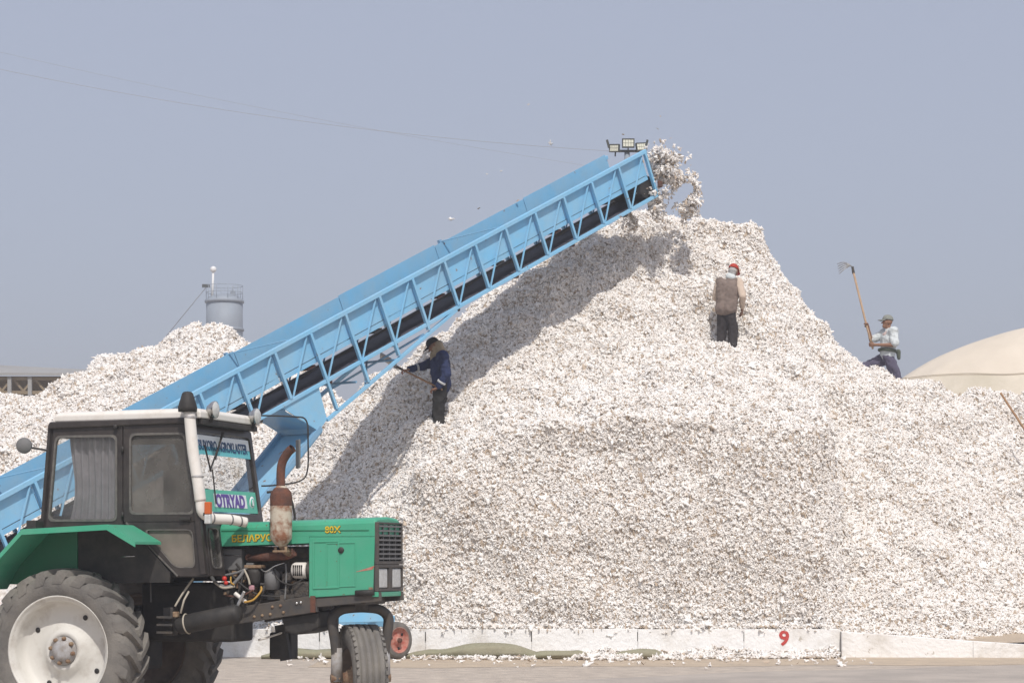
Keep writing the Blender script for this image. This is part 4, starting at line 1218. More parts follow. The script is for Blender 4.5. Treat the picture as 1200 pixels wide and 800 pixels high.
# cab
cab = sub('cab', tr)
YS = 0.68
def cabside(s):
    y0, y1 = s * (YS - 0.045), s * YS
    W1 = [(-0.20, 1.945), (0.505, 1.945), (0.505, 2.735), (-0.125, 2.735)]
    O1 = [(-0.262, 1.885), (0.56, 1.885), (0.56, 2.83), (-0.178, 2.83)]
    W2 = [(0.635, 2.005), (1.285, 2.005), (1.19, 2.745), (0.635, 2.745)]
    O2 = [(0.57, 1.935), (1.368, 1.935), (1.245, 2.83), (0.57, 2.83)]
    W3 = [(0.775, 1.865), (1.09, 1.515), (1.295, 1.515), (1.265, 1.865)]
    O3 = [(0.58, 1.932), (1.11, 1.435), (1.43, 1.435), (1.368, 1.932)]
    if s > 0: pass
    tp(MB().ring(round_poly(O1, 0.02), round_poly(W1, 0.05), y0, y1), 'side_frame', 'cab_brown', cab, bevel=0.006)
    door = sub('door', tr)
    tp(MB().ring(round_poly(O2, 0.03), round_poly(W2, 0.06), y0, y1 + s * .004), 'upper_frame', 'cab_brown', door, bevel=0.006)
    tp(MB().ring(round_poly(O3, 0.03), round_poly(W3, 0.06), y0, y1 + s * .004), 'lower_frame', 'cab_brown', door, bevel=0.006)
    for W, nm, mt, par in ((W1, 'side_window', 'glass_dusty' if s < 0 else 'glass_clear', tr), (W2, 'door_window', 'glass_dark' if s < 0 else 'glass_clear', tr), (W3, 'lower_window', 'glass_lower', tr)):
        wv = sub(nm, par)
        c = Vector((sum(p[0] for p in W) / len(W), sum(p[1] for p in W) / len(W)))
        inn = [tuple(c + (Vector(p) - c) * 0.955) for p in W]
        out = [tuple(c + (Vector(p) - c) * 1.012) for p in W]
        tp(MB().ring(round_poly(out, 0.06), round_poly(inn, 0.055), y0 + s * .02, y1 + s * .007), 'seal', 'rubber_seal', wv)
        q = round_poly(inn, 0.055)
        b = MB(); b.prism(q, s * (YS - 0.022), s * (YS - 0.016)); tp(b, 'pane', mt, wv)
    tp(MB().tube([(0.50, s * (YS + .02), 2.83), (0.50, s * (YS + .02), 2.79)], 0.02, 8), 'roof_catch', 'black', cab)
    tp(MB().box((1.20, s * (YS + .02), 1.96), (0.11, 0.03, 0.03)), 'door_handle', 'black', door, bevel=0.008)
    tp(MB().bar((0.60, s * (YS + .008), 1.93), (1.12, s * (YS + .008), 1.44), 0.014, 0.012, (0, 1, 0)), 'door_edge', 'rubber_seal', door)
    for z in (2.0, 2.6):
        tp(MB().tube([(0.565, s * (YS + .008), z - .03), (0.565, s * (YS + .008), z + .03)], 0.014, 8), 'hinge', 'black', door)
cabside(-1); cabside(1)
# rear wall: pillars, sill and open rear window
for y in (-YS + .03, YS - .03):
    tp(MB().bar((-0.255, y, 1.89), (-0.172, y, 2.83), 0.06, 0.06), 'rear_pillar', 'cab_brown', cab)
tp(MB().box((-0.235, 0, 1.94), (0.05, 2 * YS - .1, 0.12)), 'rear_sill', 'cab_brown', cab)
tp(MB().box((-0.185, 0, 2.78), (0.05, 2 * YS - .1, 0.10)), 'rear_header', 'cab_brown', cab)
rw = sub('rear_window', tr)
tp(MB().add([(-0.228, -.62, 2.0), (-0.228, .62, 2.0), (-0.180, .62, 2.73), (-0.180, -.62, 2.73)], [(0, 1, 2, 3)]), 'pane', 'glass_clear', rw)
# roof: dark fascia and white cap
rf = tp(MB().prism([(-0.20, 2.80), (1.27, 2.83), (1.30, 2.885), (-0.175, 2.865)], -YS - .03, YS + .03), 'roof', 'cab_brown', tr, bevel=0.012)
b = MB()
xa, xb = -0.145, 1.335
lv = [(0.0, 2.868, 0.035), (0.0, 2.925, 0.035), (0.03, 2.95, 0.06), (0.10, 2.965, 0.14)]
rings = []
for ins, z, iy in lv:
    rings.append([(xa + ins * 1.5, -YS - .02 + iy, z), (xb - ins, -YS - .02 + iy, z + .012), (xb - ins, YS + .02 - iy, z + .012), (xa + ins * 1.5, YS + .02 - iy, z)])
vs = [p for r_ in rings for p in r_]
fs = [(i * 4 + k, i * 4 + (k + 1) % 4, (i + 1) * 4 + (k + 1) % 4, (i + 1) * 4 + k) for i in range(3) for k in range(4)] + [(12, 13, 14, 15), (3, 2, 1, 0)]
b.add(vs, fs); tp(b, 'roof_cap', 'cream', rf, bevel=0.01)
tp(MB().box((1.315, 0, 2.845), (0.05, 2 * YS - .1, 0.05)), 'visor', 'black', rf, bevel=0.01)
# windshield
def ws(a, off, z):     # a lateral, z height, off outwards
    x = 1.385 - (z - 1.93) * 0.148
    return (x + off, a, z)
fW = lambda a, y, c: ws(a, y, c)
wsd = sub('windshield', tr)
Wi = [(-YS + .065, 2.02), (YS - .065, 2.02), (YS - .065, 2.755), (-YS + .065, 2.755)]
Wo = [(-YS + .005, 1.94), (YS - .005, 1.94), (YS - .005, 2.825), (-YS + .005, 2.825)]
tp(MB().ring(round_poly(Wo, .02), round_poly(Wi, .06), -0.05, 0.0, fW), 'frame', 'cab_brown', wsd, bevel=0.006)
tp(MB().prism(round_poly(Wi, .06), -0.022, -0.018, fW), 'pane', 'glass_clear', wsd)
def panel(name, y0, y1, z0, z1, off, mm, par):
    return tp(MB().prism([(y0, z0), (y1, z0), (y1, z1), (y0, z1)], off, off + 0.0015, fW), name, mm, par)
panel('banner', -YS + .08, YS - .08, 2.635, 2.735, -0.015, 'banner_white', wsd)
panel('banner_band', -YS + .08, YS - .08, 2.555, 2.633, -0.015, 'banner_teal', wsd)
bn = panel('banner', -YS + .08, YS - .08, 2.03, 2.235, -0.015, 'banner_green', wsd)
panel('banner_plate', -YS + .30, YS - .32, 2.075, 2.20, -0.012, 'banner_white', wsd)
ey = Vector((-0.148, 0, 1)).normalized(); ex = Vector((0, 1, 0)); ez = ex.cross(ey)
def wsm(a, z, off):
    p = ws(a, off, z)
    return Matrix(((ex.x, ey.x, ez.x, p[0]), (ex.y, ey.y, ez.y, p[1]), (ex.z, ey.z, ez.z, p[2]), (0, 0, 0, 1)))
text_mesh('lettering', 'BUXORO AGROKLASTER', 0.13, 'navy_ink', wsd, wsm(-YS + .12, 2.60, -0.010), width=1.10, bold=0.003)
text_mesh('lettering', 'OTRYAD', 0.165, 'purple_ink', wsd, wsm(-YS + .33, 2.08, -0.008), width=0.66, bold=0.007)
tp(MB().lathe([(0, .004), (0.055, .004), (0.058, 0)], c=ws(YS - .20, -0.010, 2.135), axis='X', seg=20), 'emblem', 'banner_white', wsd)
tp(MB().lathe([(0, .004), (0.038, .004), (0.04, 0)], c=ws(YS - .20, -0.005, 2.135), axis='X', seg=20), 'emblem', 'banner_green', wsd)
tp(MB().prism([(YS - .215, 2.105), (YS - .185, 2.105), (YS - .19, 2.17), (YS - .20, 2.178), (YS - .21, 2.17)], 0.001, 0.003, fW), 'emblem', 'banner_white', wsd)
for (a0, z0, a1, z1) in ((-0.05, 2.78, -0.42, 2.42), (-0.08, 2.78, -0.28, 2.52), (-0.52, 2.64, -0.42, 2.40), (-0.42, 2.42, -0.40, 2.10)):
    tp(MB().bar(ws(a0, 0.03, z0), ws(a1, 0.012, z1), 0.012, 0.012), 'wiper', 'black', wsd)
# lower front windows beside the hood
for s in (-1, 1):
    fp = sub('front_window', tr)
    o_ = [(s * 0.36, 1.44), (s * (YS - .01), 1.44), (s * (YS - .01), 1.935), (s * 0.36, 1.935)]
    i_ = [(s * 0.43, 1.52), (s * (YS - .06), 1.52), (s * (YS - .06), 1.87), (s * 0.43, 1.87)]
    fz = lambda a, y, c: (1.45 - (c - 1.44) * 0.13 + y, a, c)
    tp(MB().ring(round_poly(o_, .02), round_poly(i_, .05), -0.045, 0.0, fz), 'frame', 'cab_brown', fp, bevel=0.006)
    tp(MB().ring(round_poly([(s * .42, 1.51), (s * (YS - .05), 1.51), (s * (YS - .05), 1.88), (s * .42, 1.88)], .05), round_poly(i_, .05), -0.02, 0.008, fz), 'seal', 'rubber_seal', fp)
    tp(MB().prism(round_poly(i_, .05), -0.022, -0.016, fz), 'pane', 'glass_dusty', fp)
tp(MB().box((1.36, 0, 1.70), (0.03, 0.72, 0.5)), 'firewall', 'black', cab)
tp(MB().box((0.55, 0, 1.45), (1.5, 1.28, 0.05)), 'cab_floor', 'black', cab)
# inside: curtain, seat, wheel
def curtain(x0, x1, y, z0, z1):
    b = MB(); n = 60; rows = 10; vs = []
    for j in range(rows):
        t = j / (rows - 1); z = z0 + (z1 - z0) * t
        for i in range(n):
            u = i / (n - 1)
            xl = x0 + 0.07 * math.sin(t * 3.0) * (1 - t)
            x = xl + (x1 - xl) * u
            vs.append((x, y + 0.016 * math.sin(u * 46 + 0.8 * math.sin(t * 4)) + 0.008 * math.sin(u * 17 + t * 3), z))
    fs = [(j * n + i, j * n + i + 1, (j + 1) * n + i + 1, (j + 1) * n + i) for j in range(rows - 1) for i in range(n - 1)]
    b.add(vs, fs, True); return tp(b, 'curtain', 'curtain', cab)
curtain(-0.02, 0.50, -YS + .085, 1.96, 2.74)
tp(MB().box((0.32, 0.1, 1.80), (0.46, 0.5, 0.12)), 'seat', 'seat_cloth', cab, bevel=0.03)
tp(MB().box((0.62, 0.30, 2.20), (0.06, 0.42, 0.6)), 'seat_back', 'seat_cloth', cab, bevel=0.03)
tp(MB().tube([(0.98 + 0.19 * 0.35 * math.cos(k * math.pi / 12), 0.1 + 0.19 * math.sin(k * math.pi / 12), 2.08 + 0.19 * math.cos(k * math.pi / 12) * .9) for k in range(25)], 0.014, 8), 'steering_wheel', 'black', cab)
tp(MB().bar((0.98, .1, 2.08), (1.25, .1, 1.85), 0.05, 0.05), 'steering_column', 'black', cab)
tp(MB().box((1.22, 0.0, 1.92), (0.16, 0.9, 0.10)), 'dashboard', 'black', cab, bevel=0.02)
# air intake pipe with cap
ai = tp(MB().tube(smooth_path([(1.268, -.755, 2.93), (1.30, -.755, 2.6), (1.355, -.755, 2.28), (1.375, -.75, 2.12)], 5), [0.052] * 16, 18), 'air_intake', 'cream', tr)
tp(MB().tube(smooth_path([(1.375, -.75, 2.13), (1.39, -.74, 2.02), (1.45, -.66, 1.965), (1.56, -.50, 1.955), (1.66, -.38, 1.93)], 6), 0.047, 16), 'elbow_hose', 'cream', ai)
for k, p in enumerate(((1.45, -.66, 1.965), (1.56, -.5, 1.955), (1.62, -.43, 1.94))):
    tp(MB().lathe([(0.047, -.008), (0.053, 0), (0.047, .008)], c=p, seg=18, basis=(Vector((.55, .8, -.1)).normalized(), Vector((0, 0, 1)), Vector((.8, -.55, 0)).normalized())), 'hose_clamp', 'hose_grey', ai)
for z in (2.34, 2.88):
    tp(MB().lathe([(0.052, -.012), (0.058, 0), (0.052, .012)], c=(1.355 - (z - 2.28) * .13, -.755, z), axis='Z', seg=18), 'clamp', 'hub_grey', ai)
tp(MB().lathe([(0, 0), (0.085, 0), (0.088, .04), (0.07, .10), (0.05, .165), (0.035, .18), (0, .185)], c=(1.25, -.755, 2.93), axis='Z', seg=24), 'pre_cleaner', 'black', ai)
tp(MB().bar((1.24, -.72, 2.83), (1.40, -.72, 1.46), 0.05, 0.05), 'front_pillar', 'cab_brown', cab)
# turn signal
tsg = tp(MB().box((1.475, -.80, 2.055), (0.06, 0.05, 0.11)), 'turn_signal', 'orange_lens', tr, bevel=0.008)
tp(MB().box((1.475, -.80, 1.955), (0.06, 0.05, 0.085)), 'side_lamp', 'lamp_lens', tsg, bevel=0.008)
tp(MB().bar((1.38, -.72, 2.0), (1.46, -.79, 2.0), 0.04, 0.03), 'bracket', 'black', tsg)
# roof lamps
for (x, y, z) in ((1.385, -.46, 2.965), (1.385, .50, 2.96)):
    lp = tp(MB().lathe([(0, -.07), (0.04, -.068), (0.075, -.02), (0.08, .0), (0.078, .012)], c=(x, y, z), axis='X', seg=24), 'work_lamp', 'chrome', tr)
    tp(MB().lathe([(0.076, .010), (0.06, .022), (0.03, .03), (0, .032)], c=(x, y, z), axis='X', seg=24), 'lens', 'lamp_lens', lp)
    tp(MB().bar((x - .03, y, z - .06), (x - .03, y, z - .12), 0.025, 0.025), 'stem', 'black', lp)
# mirrors
mr_ = tp(MB().tube(smooth_path([(-0.19, -.66, 2.60), (-0.30, -.72, 2.62), (-0.37, -.78, 2.63)], 4), 0.010, 8), 'mirror_arm', 'black', tr)
tp(MB().lathe([(0, -.02), (0.055, -.018), (0.075, 0), (0.068, .015), (0, .018)], c=(-0.385, -.80, 2.645), seg=24, basis=(Vector((.35, -.93, 0)), Vector((0, 0, 1)), Vector((.93, .35, 0)))), 'round_mirror', 'hose_grey', mr_)
ma = tp(MB().tube(smooth_path([(1.36, .68, 2.30), (1.45, .80, 2.31), (1.62, .98, 2.35), (1.68, 1.06, 2.45), (1.68, 1.08, 2.75), (1.66, 1.08, 2.95), (1.55, 1.0, 2.985), (1.2, .76, 2.99)], 5), 0.008, 8), 'mirror_arm', 'black', tr)
tp(MB().tube(smooth_path([(1.40, .72, 2.24), (1.55, .86, 2.24), (1.60, .92, 2.05), (1.60, .92, 1.95)], 5), 0.012, 8), 'stay', 'black', ma)
tp(MB().box((1.60, 1.02, 2.62), (0.02, 0.14, 0.28), Matrix.Rotation(R(35), 3, 'Z')), 'mirror', 'hose_grey', ma, bevel=0.006)
# exhaust
ex_ = tp(MB().lathe([(0.0, -.02), (0.05, 0), (0.075, .03), (0.098, .06), (0.10, .10), (0.10, .44), (0.092, .48), (0.06, .52), (0.042, .54)], c=(2.03, -.43, 1.72), axis='Z', seg=28), 'exhaust_muffler', 'muffler', tr)
tp(MB().tube(smooth_path([(2.03, -.43, 2.22), (2.025, -.43, 2.35), (2.04, -.43, 2.47), (2.10, -.44, 2.56), (2.15, -.45, 2.60)], 6), 0.040, 14, cap=False), 'stack', 'rust', ex_)
tp(MB().lathe([(0, 0), (.036, 0)], c=(2.138, -.448, 2.59), seg=14, basis=(Vector((.75, 0, .66)), Vector((0, 1, 0)), Vector((.66, 0, -.75)))), 'stack_mouth', 'black', ex_)
tp(MB().lathe([(0.101, .36), (0.1015, .37), (0.1015, .44), (0.094, .482), (0.062, .522)], c=(2.03, -.43, 1.72), axis='Z', seg=28), 'rust_band', 'rust', ex_)
tp(MB().tube([(2.03, -.43, 1.74), (2.04, -.38, 1.68), (2.06, -.30, 1.65)], 0.036, 12), 'downpipe', 'rust_steel', ex_)
tp(MB().box((2.03, -.43, 1.665), (0.14, 0.08, 0.02)), 'flange', 'rust_steel', ex_, bevel=0.006)
for dx in (-.05, .05):
    tp(MB().tube([(2.03 + dx, -.44, 1.65), (2.03 + dx, -.44, 1.71)], 0.014, 6), 'flange_bolt', 'rust_steel', ex_)

# steered front wheel in its fork
phi = R(17)
fwl = sub('front_wheel', tr, (2.64, 0.0, 0.50))
# rolling direction in world (sin phi, -cos phi); turn the wheel (axis local Y) into it
roll_ang = math.atan2(-math.cos(phi), math.sin(phi)) + TA
fwl.rotation_euler = (0, 0, roll_ang); fwl.scale = (1, 1.14, 1)
RF = 0.50
prof = [(0.27, .10), (0.30, .125), (0.38, .14), (0.45, .132), (0.475, .118), (0.488, .10)]
grooves = []
for k in range(5):
    y_ = 0.10 - 0.05 * k
    grooves += [(0.494 + 0.004 * (1 - abs(k - 2) / 2), y_ - 0.006), (0.494 + 0.004 * (1 - abs(k - 2) / 2), y_ - 0.036), (0.468, y_ - 0.038), (0.468, y_ - 0.050)] if k < 4 else []
prof = prof + [(0.494, .099)] + grooves + [(0.490, -.10), (0.475, -.118), (0.45, -.132), (0.38, -.14), (0.30, -.125), (0.27, -.10)]
b = MB().lathe(prof, seg=72)
for k in range(44):
    for s in (-1, 1):
        an = 2 * math.pi * k / 44
        b.box((0.474 * math.sin(an), s * 0.118, 0.474 * math.cos(an)), (0.035, 0.022, 0.035), Matrix.Rotation(an, 3, 'Y'))
tp(b, 'tyre', 'tyre', fwl)
for s in (-1, 1):
    tp(MB().lathe([(0.27, s * .10), (0.285, s * .115), (0.265, s * .10), (0.25, s * .04), (0.19, s * .02), (0.13, s * .03), (0.0, s * .03)], seg=40), 'rim', 'rim_brown', fwl)
    tp(MB().lathe([(0.0, s * .15), (0.05, s * .148), (0.06, s * .12), (0.085, s * .11), (0.09, s * .09), (0.11, s * .085), (0.115, s * .03)], seg=24), 'hub', 'rust_steel', fwl)
fk = sub('fork', tr, (2.64, 0.0, 0.50))
fk.rotation_euler = (0, 0, roll_ang); fk.scale = (1, 1.1, 1)
path = []
for s in (-1, 1):
    pts = [(0.0, s * .205, -0.02), (0.0, s * .205, 0.18), (0.0, s * .215, 0.32), (0.0, s * .235, 0.46)]
    path.append(pts)
b = MB().tube(smooth_path(path[0] + [(0, -.235, .56), (0, -.17, .625), (0, -.06, .645), (0, .06, .645), (0, .17, .625), (0, .235, .56)] + list(reversed(path[1])), 5),
              0.045, 14)
tp(b, 'fork_arch', 'dark_steel', fk)
for s in (-1, 1):
    tp(MB().tube([(0, s * .205, -0.03), (0, s * .205, 0.28)], [0.052, 0.045], 14), 'fork_sleeve', 'rust_steel' if s > 9 else 'hub_grey', fk)
    tp(MB().lathe([(0, s * .03), (0.04, s * .03), (0.05, 0), (0.05, -s * .04)], c=(0, s * .225, 0), seg=16), 'axle_nut', 'rust_steel', fk)
tp(MB().tube([(0, 0, .62), (0, 0, .78)], 0.07, 16), 'steering_head', 'dark_steel', fk)
tp(MB().box((2.62, 0, 1.215), (0.34, 0.52, 0.07)), 'front_crossmember', 'dark_steel', tr, bevel=0.01)
tp(MB().tube([(2.72, -.335, 1.285), (2.90, -.335, 1.295)], 0.028, 10), 'tow_pin', 'black', tr)

# ------------------------------------------------------------------ people
def capsule(bm_b, a, b, r1, r2, seg=14):
    a, b = Vector(a), Vector(b)
    d = b - a
    L = d.length
    if L < 1e-5: d = Vector((0, 0, 1)); L = 1e-5
    d.normalize()
    s = d.orthogonal().normalized(); t = d.cross(s)
    rows = []
    for k in range(1, 5):
        an = math.pi / 2 * k / 4; rows.append((-r1 * math.cos(an), r1 * math.sin(an)))
    for k in range(0, 4):
        an = math.pi / 2 * k / 4; rows.append((L + r2 * math.sin(an), r2 * math.cos(an)))
    vs = [a + d * -r1]
    for h, r in rows:
        for k in range(seg):
            an = 2 * math.pi * k / seg
            vs.append(a + d * h + (s * math.cos(an) + t * math.sin(an)) * r)
    vs.append(a + d * (L + r2))
    fs = []
    n = len(rows)
    for k in range(seg): fs.append((0, 1 + (k + 1) % seg, 1 + k))
    for i in range(n - 1):
        for k in range(seg):
            p = 1 + i * seg + k; q = 1 + i * seg + (k + 1) % seg
            fs.append((p, q, q + seg, p + seg))
    for k in range(seg): fs.append((1 + (n - 1) * seg + k, 1 + (n - 1) * seg + (k + 1) % seg, len(vs) - 1))
    bm_b.add(vs, fs, True)
TMP = bpy.data.scenes.new('shaping')
def blob(name, caps, ells, voxel, m, parent, smooth=4, wrinkle=0.0, wsc=9.0, decim=1.0, cut=None):
    b = MB()
    for c in caps: capsule(b, *c)
    for e in ells: b.sphere(e[0], 1.0, e[1], 18, 12)
    o = b.build(name, m, parent)
    md = o.modifiers.new('r', 'REMESH'); md.mode = 'VOXEL'; md.voxel_size = voxel
    sm = o.modifiers.new('s', 'SMOOTH'); sm.iterations = smooth; sm.factor = 0.5
    if decim < 1:
        dc = o.modifiers.new('d', 'DECIMATE'); dc.ratio = decim
    TMP.collection.objects.link(o)              # evaluate it alone, in a scene of its own
    vl = TMP.view_layers[0]; vl.update()
    me = bpy.data.meshes.new_from_object(o.evaluated_get(vl.depsgraph))
    TMP.collection.objects.unlink(o)
    o.modifiers.clear(); o.data = me
    me.materials.clear(); me.materials.append(M[m])
    if wrinkle:
        for v in me.vertices:
            v.co += v.normal * wrinkle * (noise.noise(v.co * wsc) + 0.6 * noise.noise(v.co * wsc * 2.3 + Vector((4, 4, 4))))
    me.polygons.foreach_set('use_smooth', [True] * len(me.polygons))
    me.update()
    return o
def lerp(a, b, t): return Vector(a).lerp(Vector(b), t)
def hand_caps(wrist, knuckle, palm_n, curl_to, sz=1.0):
    """palm + four unequal curled fingers + thumb; curl_to: point the fingers close round"""
    w, k = Vector(wrist), Vector(knuckle)
    d = (k - w).normalized(); pn = Vector(palm_n).normalized()
    sd = d.cross(pn).normalized()
    caps = []
    for j in (-1, 0, 1): caps.append((w + sd * .018 * j * sz, k + sd * .026 * j * sz, .016 * sz, .014 * sz))
    for j, ln in enumerate((.068, .078, .074, .058)):
        r0 = k + sd * (-.033 + .022 * j) * sz
        p1 = r0 + (d * .55 + pn * .35).normalized() * ln * .5 * sz
        p2 = p1 + (pn * .9 - d * .15).normalized() * ln * .38 * sz
        p3 = p2 + (-d * .8 + pn * .3).normalized() * ln * .28 * sz
        caps += [(r0, p1, .0098 * sz, .0092 * sz), (p1, p2, .0092 * sz, .0085 * sz), (p2, p3, .0085 * sz, .0075 * sz)]
    t0 = w + d * .03 * sz - sd * .028 * sz
    t1 = t0 + (d * .5 - sd * .5 + pn * .6).normalized() * .035 * sz
    t2 = t1 + (d * .5 + pn * .8 + sd * .2).normalized() * .03 * sz
    caps += [(t0, t1, .0115 * sz, .0105 * sz), (t1, t2, .0105 * sz, .0085 * sz)]
    return caps
def head_parts(c, fwd, up):
    """ellipsoids and capsules of a head with brow, nose, chin, ears; c centre of skull"""
    f = Vector(fwd).normalized(); u = Vector(up).normalized(); s = u.cross(f).normalized()
    c = Vector(c)
    caps = [(c + u * .02 - f * .02, c - u * .0 + f * .015, .085, .078), (c - u * .03 + f * .02, c - u * .085 + f * .045, .062, .045),
            (c + f * .082 + u * .005, c + f * .108 - u * .028, .009, .015),
            (c + f * .072 + u * .02 + s * .035, c + f * .072 + u * .02 - s * .035, .014, .014),
            (c + f * .072 - u * .066 + s * .018, c + f * .072 - u * .066 - s * .018, .012, .012),
            (c - f * .01 + s * .078 + u * .012, c - f * .015 + s * .082 - u * .03, .016, .011), (c - f * .01 - s * .078 + u * .012, c - f * .015 - s * .082 - u * .03, .016, .011)]
    return caps
def eyes(c, fwd, up, body):
    f = Vector(fwd).normalized(); u = Vector(up).normalized(); s = u.cross(f).normalized(); c = Vector(c)
    for k in (-1, 1):
        MB().sphere(c + f * .074 + s * .03 * k, .0115, seg=10, rings=6).build('eye', 'cap_black', body)
def cap_hat(name, c, fwd, up, m, parent, brim=0.095):
    f = Vector(fwd).normalized(); u = Vector(up).normalized(); s = u.cross(f).normalized(); c = Vector(c)
    b = MB(); vs = []; seg, rings = 24, 8
    for i in range(rings + 1):
        th = (math.pi / 2) * i / rings
        for k in range(seg):
            ph = 2 * math.pi * k / seg
            r = math.cos(th) ** 0.8
            vs.append(c + f * (.112 * r * math.cos(ph) - .008) + s * (.096 * r * math.sin(ph)) + u * (.025 + .105 * math.sin(th)))
    fs = [(i * seg + k, i * seg + (k + 1) % seg, (i + 1) * seg + (k + 1) % seg, (i + 1) * seg + k) for i in range(rings) for k in range(seg)]
    b.add(vs, fs, True)
    o = b.build(name, m, parent)
    sm = o.modifiers.new('so', 'SOLIDIFY'); sm.thickness = 0.006
    b = MB(); vs = []
    n = 12
    for r in (0, 1):
        for k in range(n + 1):
            an = -1.15 + 2.3 * k / n
            e = f * (math.cos(an)) + s * math.sin(an)
            base = f * (.100 * math.cos(an)) + s * (.092 * math.sin(an))
            vs.append(c + base + u * (.028 - (.03 if r else 0)) + (f * brim * (math.cos(an) ** .6 if math.cos(an) > 0 else 0) if r else f * 0))
    fs = [(k, k + 1, n + 2 + k, n + 1 + k) for k in range(n)]
    b.add(vs, fs, True)
    p = b.build('peak', m, o)
    sm = p.modifiers.new('so', 'SOLIDIFY'); sm.thickness = 0.006
    return o

# --- worker in the navy jacket by the conveyor; faces left (-X world)
def person_jacket():
    gz = ground_z(-1.21, 39.15)
    t = thing('person', 'person in navy jacket, black cap and tan neck scarf, thrusting a shovel under the conveyor', 'person', (-1.21, 39.15, gz + 0.0), R(180)); t.scale = (1.07, 1.07, 1.05)
    # local: x forward, y left (near camera), z up. figure stands knee-deep in cotton
    hip = Vector((0.0, 0, .70)); chest = Vector((0.02, 0, 1.02)); neck = Vector((0.06, 0, 1.20)); head = Vector((.125, 0, 1.325))
    hf = Vector((.82, 0, -.50)); hu = Vector((.50, 0, .82))
    shL, shR = Vector((-0.02, .19, 1.14)), Vector((0.09, -.18, 1.13))
    elL, hdL = Vector((-.08, .27, .84)), Vector((.05, .22, .63))
    elR, hdR = Vector((.33, -.14, 1.0)), Vector((.53, -.02, .95))
    kneeL, kneeR = Vector((.05, .10, .26)), Vector((.06, -.11, .26))
    ftL, ftR = Vector((.0, .11, -.18)), Vector((.06, -.12, -.18))
    caps = [(hip, chest, .105, .115), (chest, neck, .10, .055), (neck, head, .055, .06), (chest, shL, .09, .055), (chest, shR, .09, .055),
            (shL, elL, .052, .042), (elL, hdL, .042, .028), (shR, elR, .052, .042), (elR, hdR, .042, .028),
            (hip + Vector((0, .09, 0)), kneeL, .085, .06), (kneeL, ftL, .055, .042), (hip - Vector((0, .09, 0)), kneeR, .085, .06), (kneeR, ftR, .055, .042),
            (ftL, ftL + Vector((.14, 0, -.03)), .045, .035), (ftR, ftR + Vector((.14, 0, -.03)), .045, .035)]
    caps += head_parts(head, hf, hu)
    caps += hand_caps(hdL, hdL + (Vector((.09, -.02, -.03))), (0.2, 0, -1), None) + hand_caps(hdR, hdR + Vector((.08, .02, -.02)), (.2, 0, -1), None)
    body = blob('body', caps, [], 0.0075, 'skin', t, 2, decim=.35)
    eyes(head, hf, hu, body)
    jc = [(hip + Vector((0, .06, -.02)), chest + Vector((0, .05, 0)), .15, .165), (hip + Vector((0, -.06, -.02)), chest + Vector((0, -.05, 0)), .15, .165), (chest, neck - Vector((0, 0, .02)), .16, .085), (chest, shL, .14, .105), (chest, shR, .14, .10),
          (shL, elL, .088, .074), (elL, lerp(elL, hdL, .82), .074, .058), (shR, elR, .085, .070), (elR, lerp(elR, hdR, .82), .068, .054)]
    jk = blob('jacket', jc, [], 0.014, 'jacket_navy', t, 4, wrinkle=.024, wsc=10)
    blob('shoulder_yoke', [(neck - Vector((.04, 0, .06)), shL + Vector((-.005, .0, .012)), .09, .100), (neck - Vector((.05, 0, .08)), shR + Vector((-.03, 0, .01)), .085, .095)], [], .014, 'jacket_blue', jk, 4, wrinkle=.006)
    for a, b_, r_ in ((lerp(elL, hdL, .50), lerp(elL, hdL, .64), .074), (lerp(elR, hdR, .30), lerp(elR, hdR, .42), .072)):
        MB().tube([a, b_], r_, 16).build('reflective_band', 'reflect', jk)
    tc_ = [(hip + Vector((0, .08, .02)), kneeL, .125, .098), (kneeL, ftL + Vector((0, 0, .04)), .098, .09), (hip + Vector((0, -.08, .02)), kneeR, .125, .098), (kneeR, ftR + Vector((0, 0, .04)), .098, .09)]
    blob('trousers', tc_, [], .014, 'trouser_black', t, 4, wrinkle=.024, wsc=8)
    cap_hat('cap', head + hu * .02, hf, hu, 'cap_black', t)
    blob('scarf', [(head - hu * .03 - hf * .05, neck + Vector((-.02, 0, -.03)), .105, .115), (head - hu * .10 + hf * .02, neck + Vector((.05, 0, -.04)), .075, .085), (neck + Vector((.06, .04, -.02)), neck + Vector((.11, .05, -.14)), .05, .02)], [], .012, 'scarf_tan', t, 4, wrinkle=.012, wsc=14)
    # shovel held in both hands, a thing of its own
    a = Vector((-.02, .20, .60)); h2 = Vector((.60, .0, .93))
    d = (h2 - a).normalized(); e = a + d * 0.86
    W = lambda p: Vector((-1.21 - p.x * 1.07, 39.15 - p.y * 1.07, gz + p.z * 1.05))
    sh = thing('shovel', 'grey-bladed shovel held by the worker in the navy jacket', 'shovel', W(e))
    bs = W(e)
    MB().tube([W(a) - bs, W(e) - bs], 0.017, 8).build('handle', 'wood', sh)
    dd = (W(e) - W(a)).normalized(); sd = Vector((.35, -.92, .15)); sd = (sd - dd * sd.dot(dd)).normalized(); nn = dd.cross(sd)
    vs = []
    for u in range(6):
        for v in range(7):
            uu, vv = u / 5, v / 6 - .5
            vs.append(dd * (.0 + .36 * uu) + sd * vv * .30 * (1 - .1 * uu) + nn * (.05 * (vv * 2) ** 2 - .03 + .03 * uu))
    fs = [(u * 7 + v, u * 7 + v + 1, (u + 1) * 7 + v + 1, (u + 1) * 7 + v) for u in range(5) for v in range(6)]
    bl_ = MB().add(vs, fs, True).build('blade', 'steel', sh)
    bl_.modifiers.new('so', 'SOLIDIFY').thickness = .006
    MB().tube([dd * -.10, dd * .08], [0.022, 0.026], 10).build('socket', 'dark_steel', sh)
person_jacket()

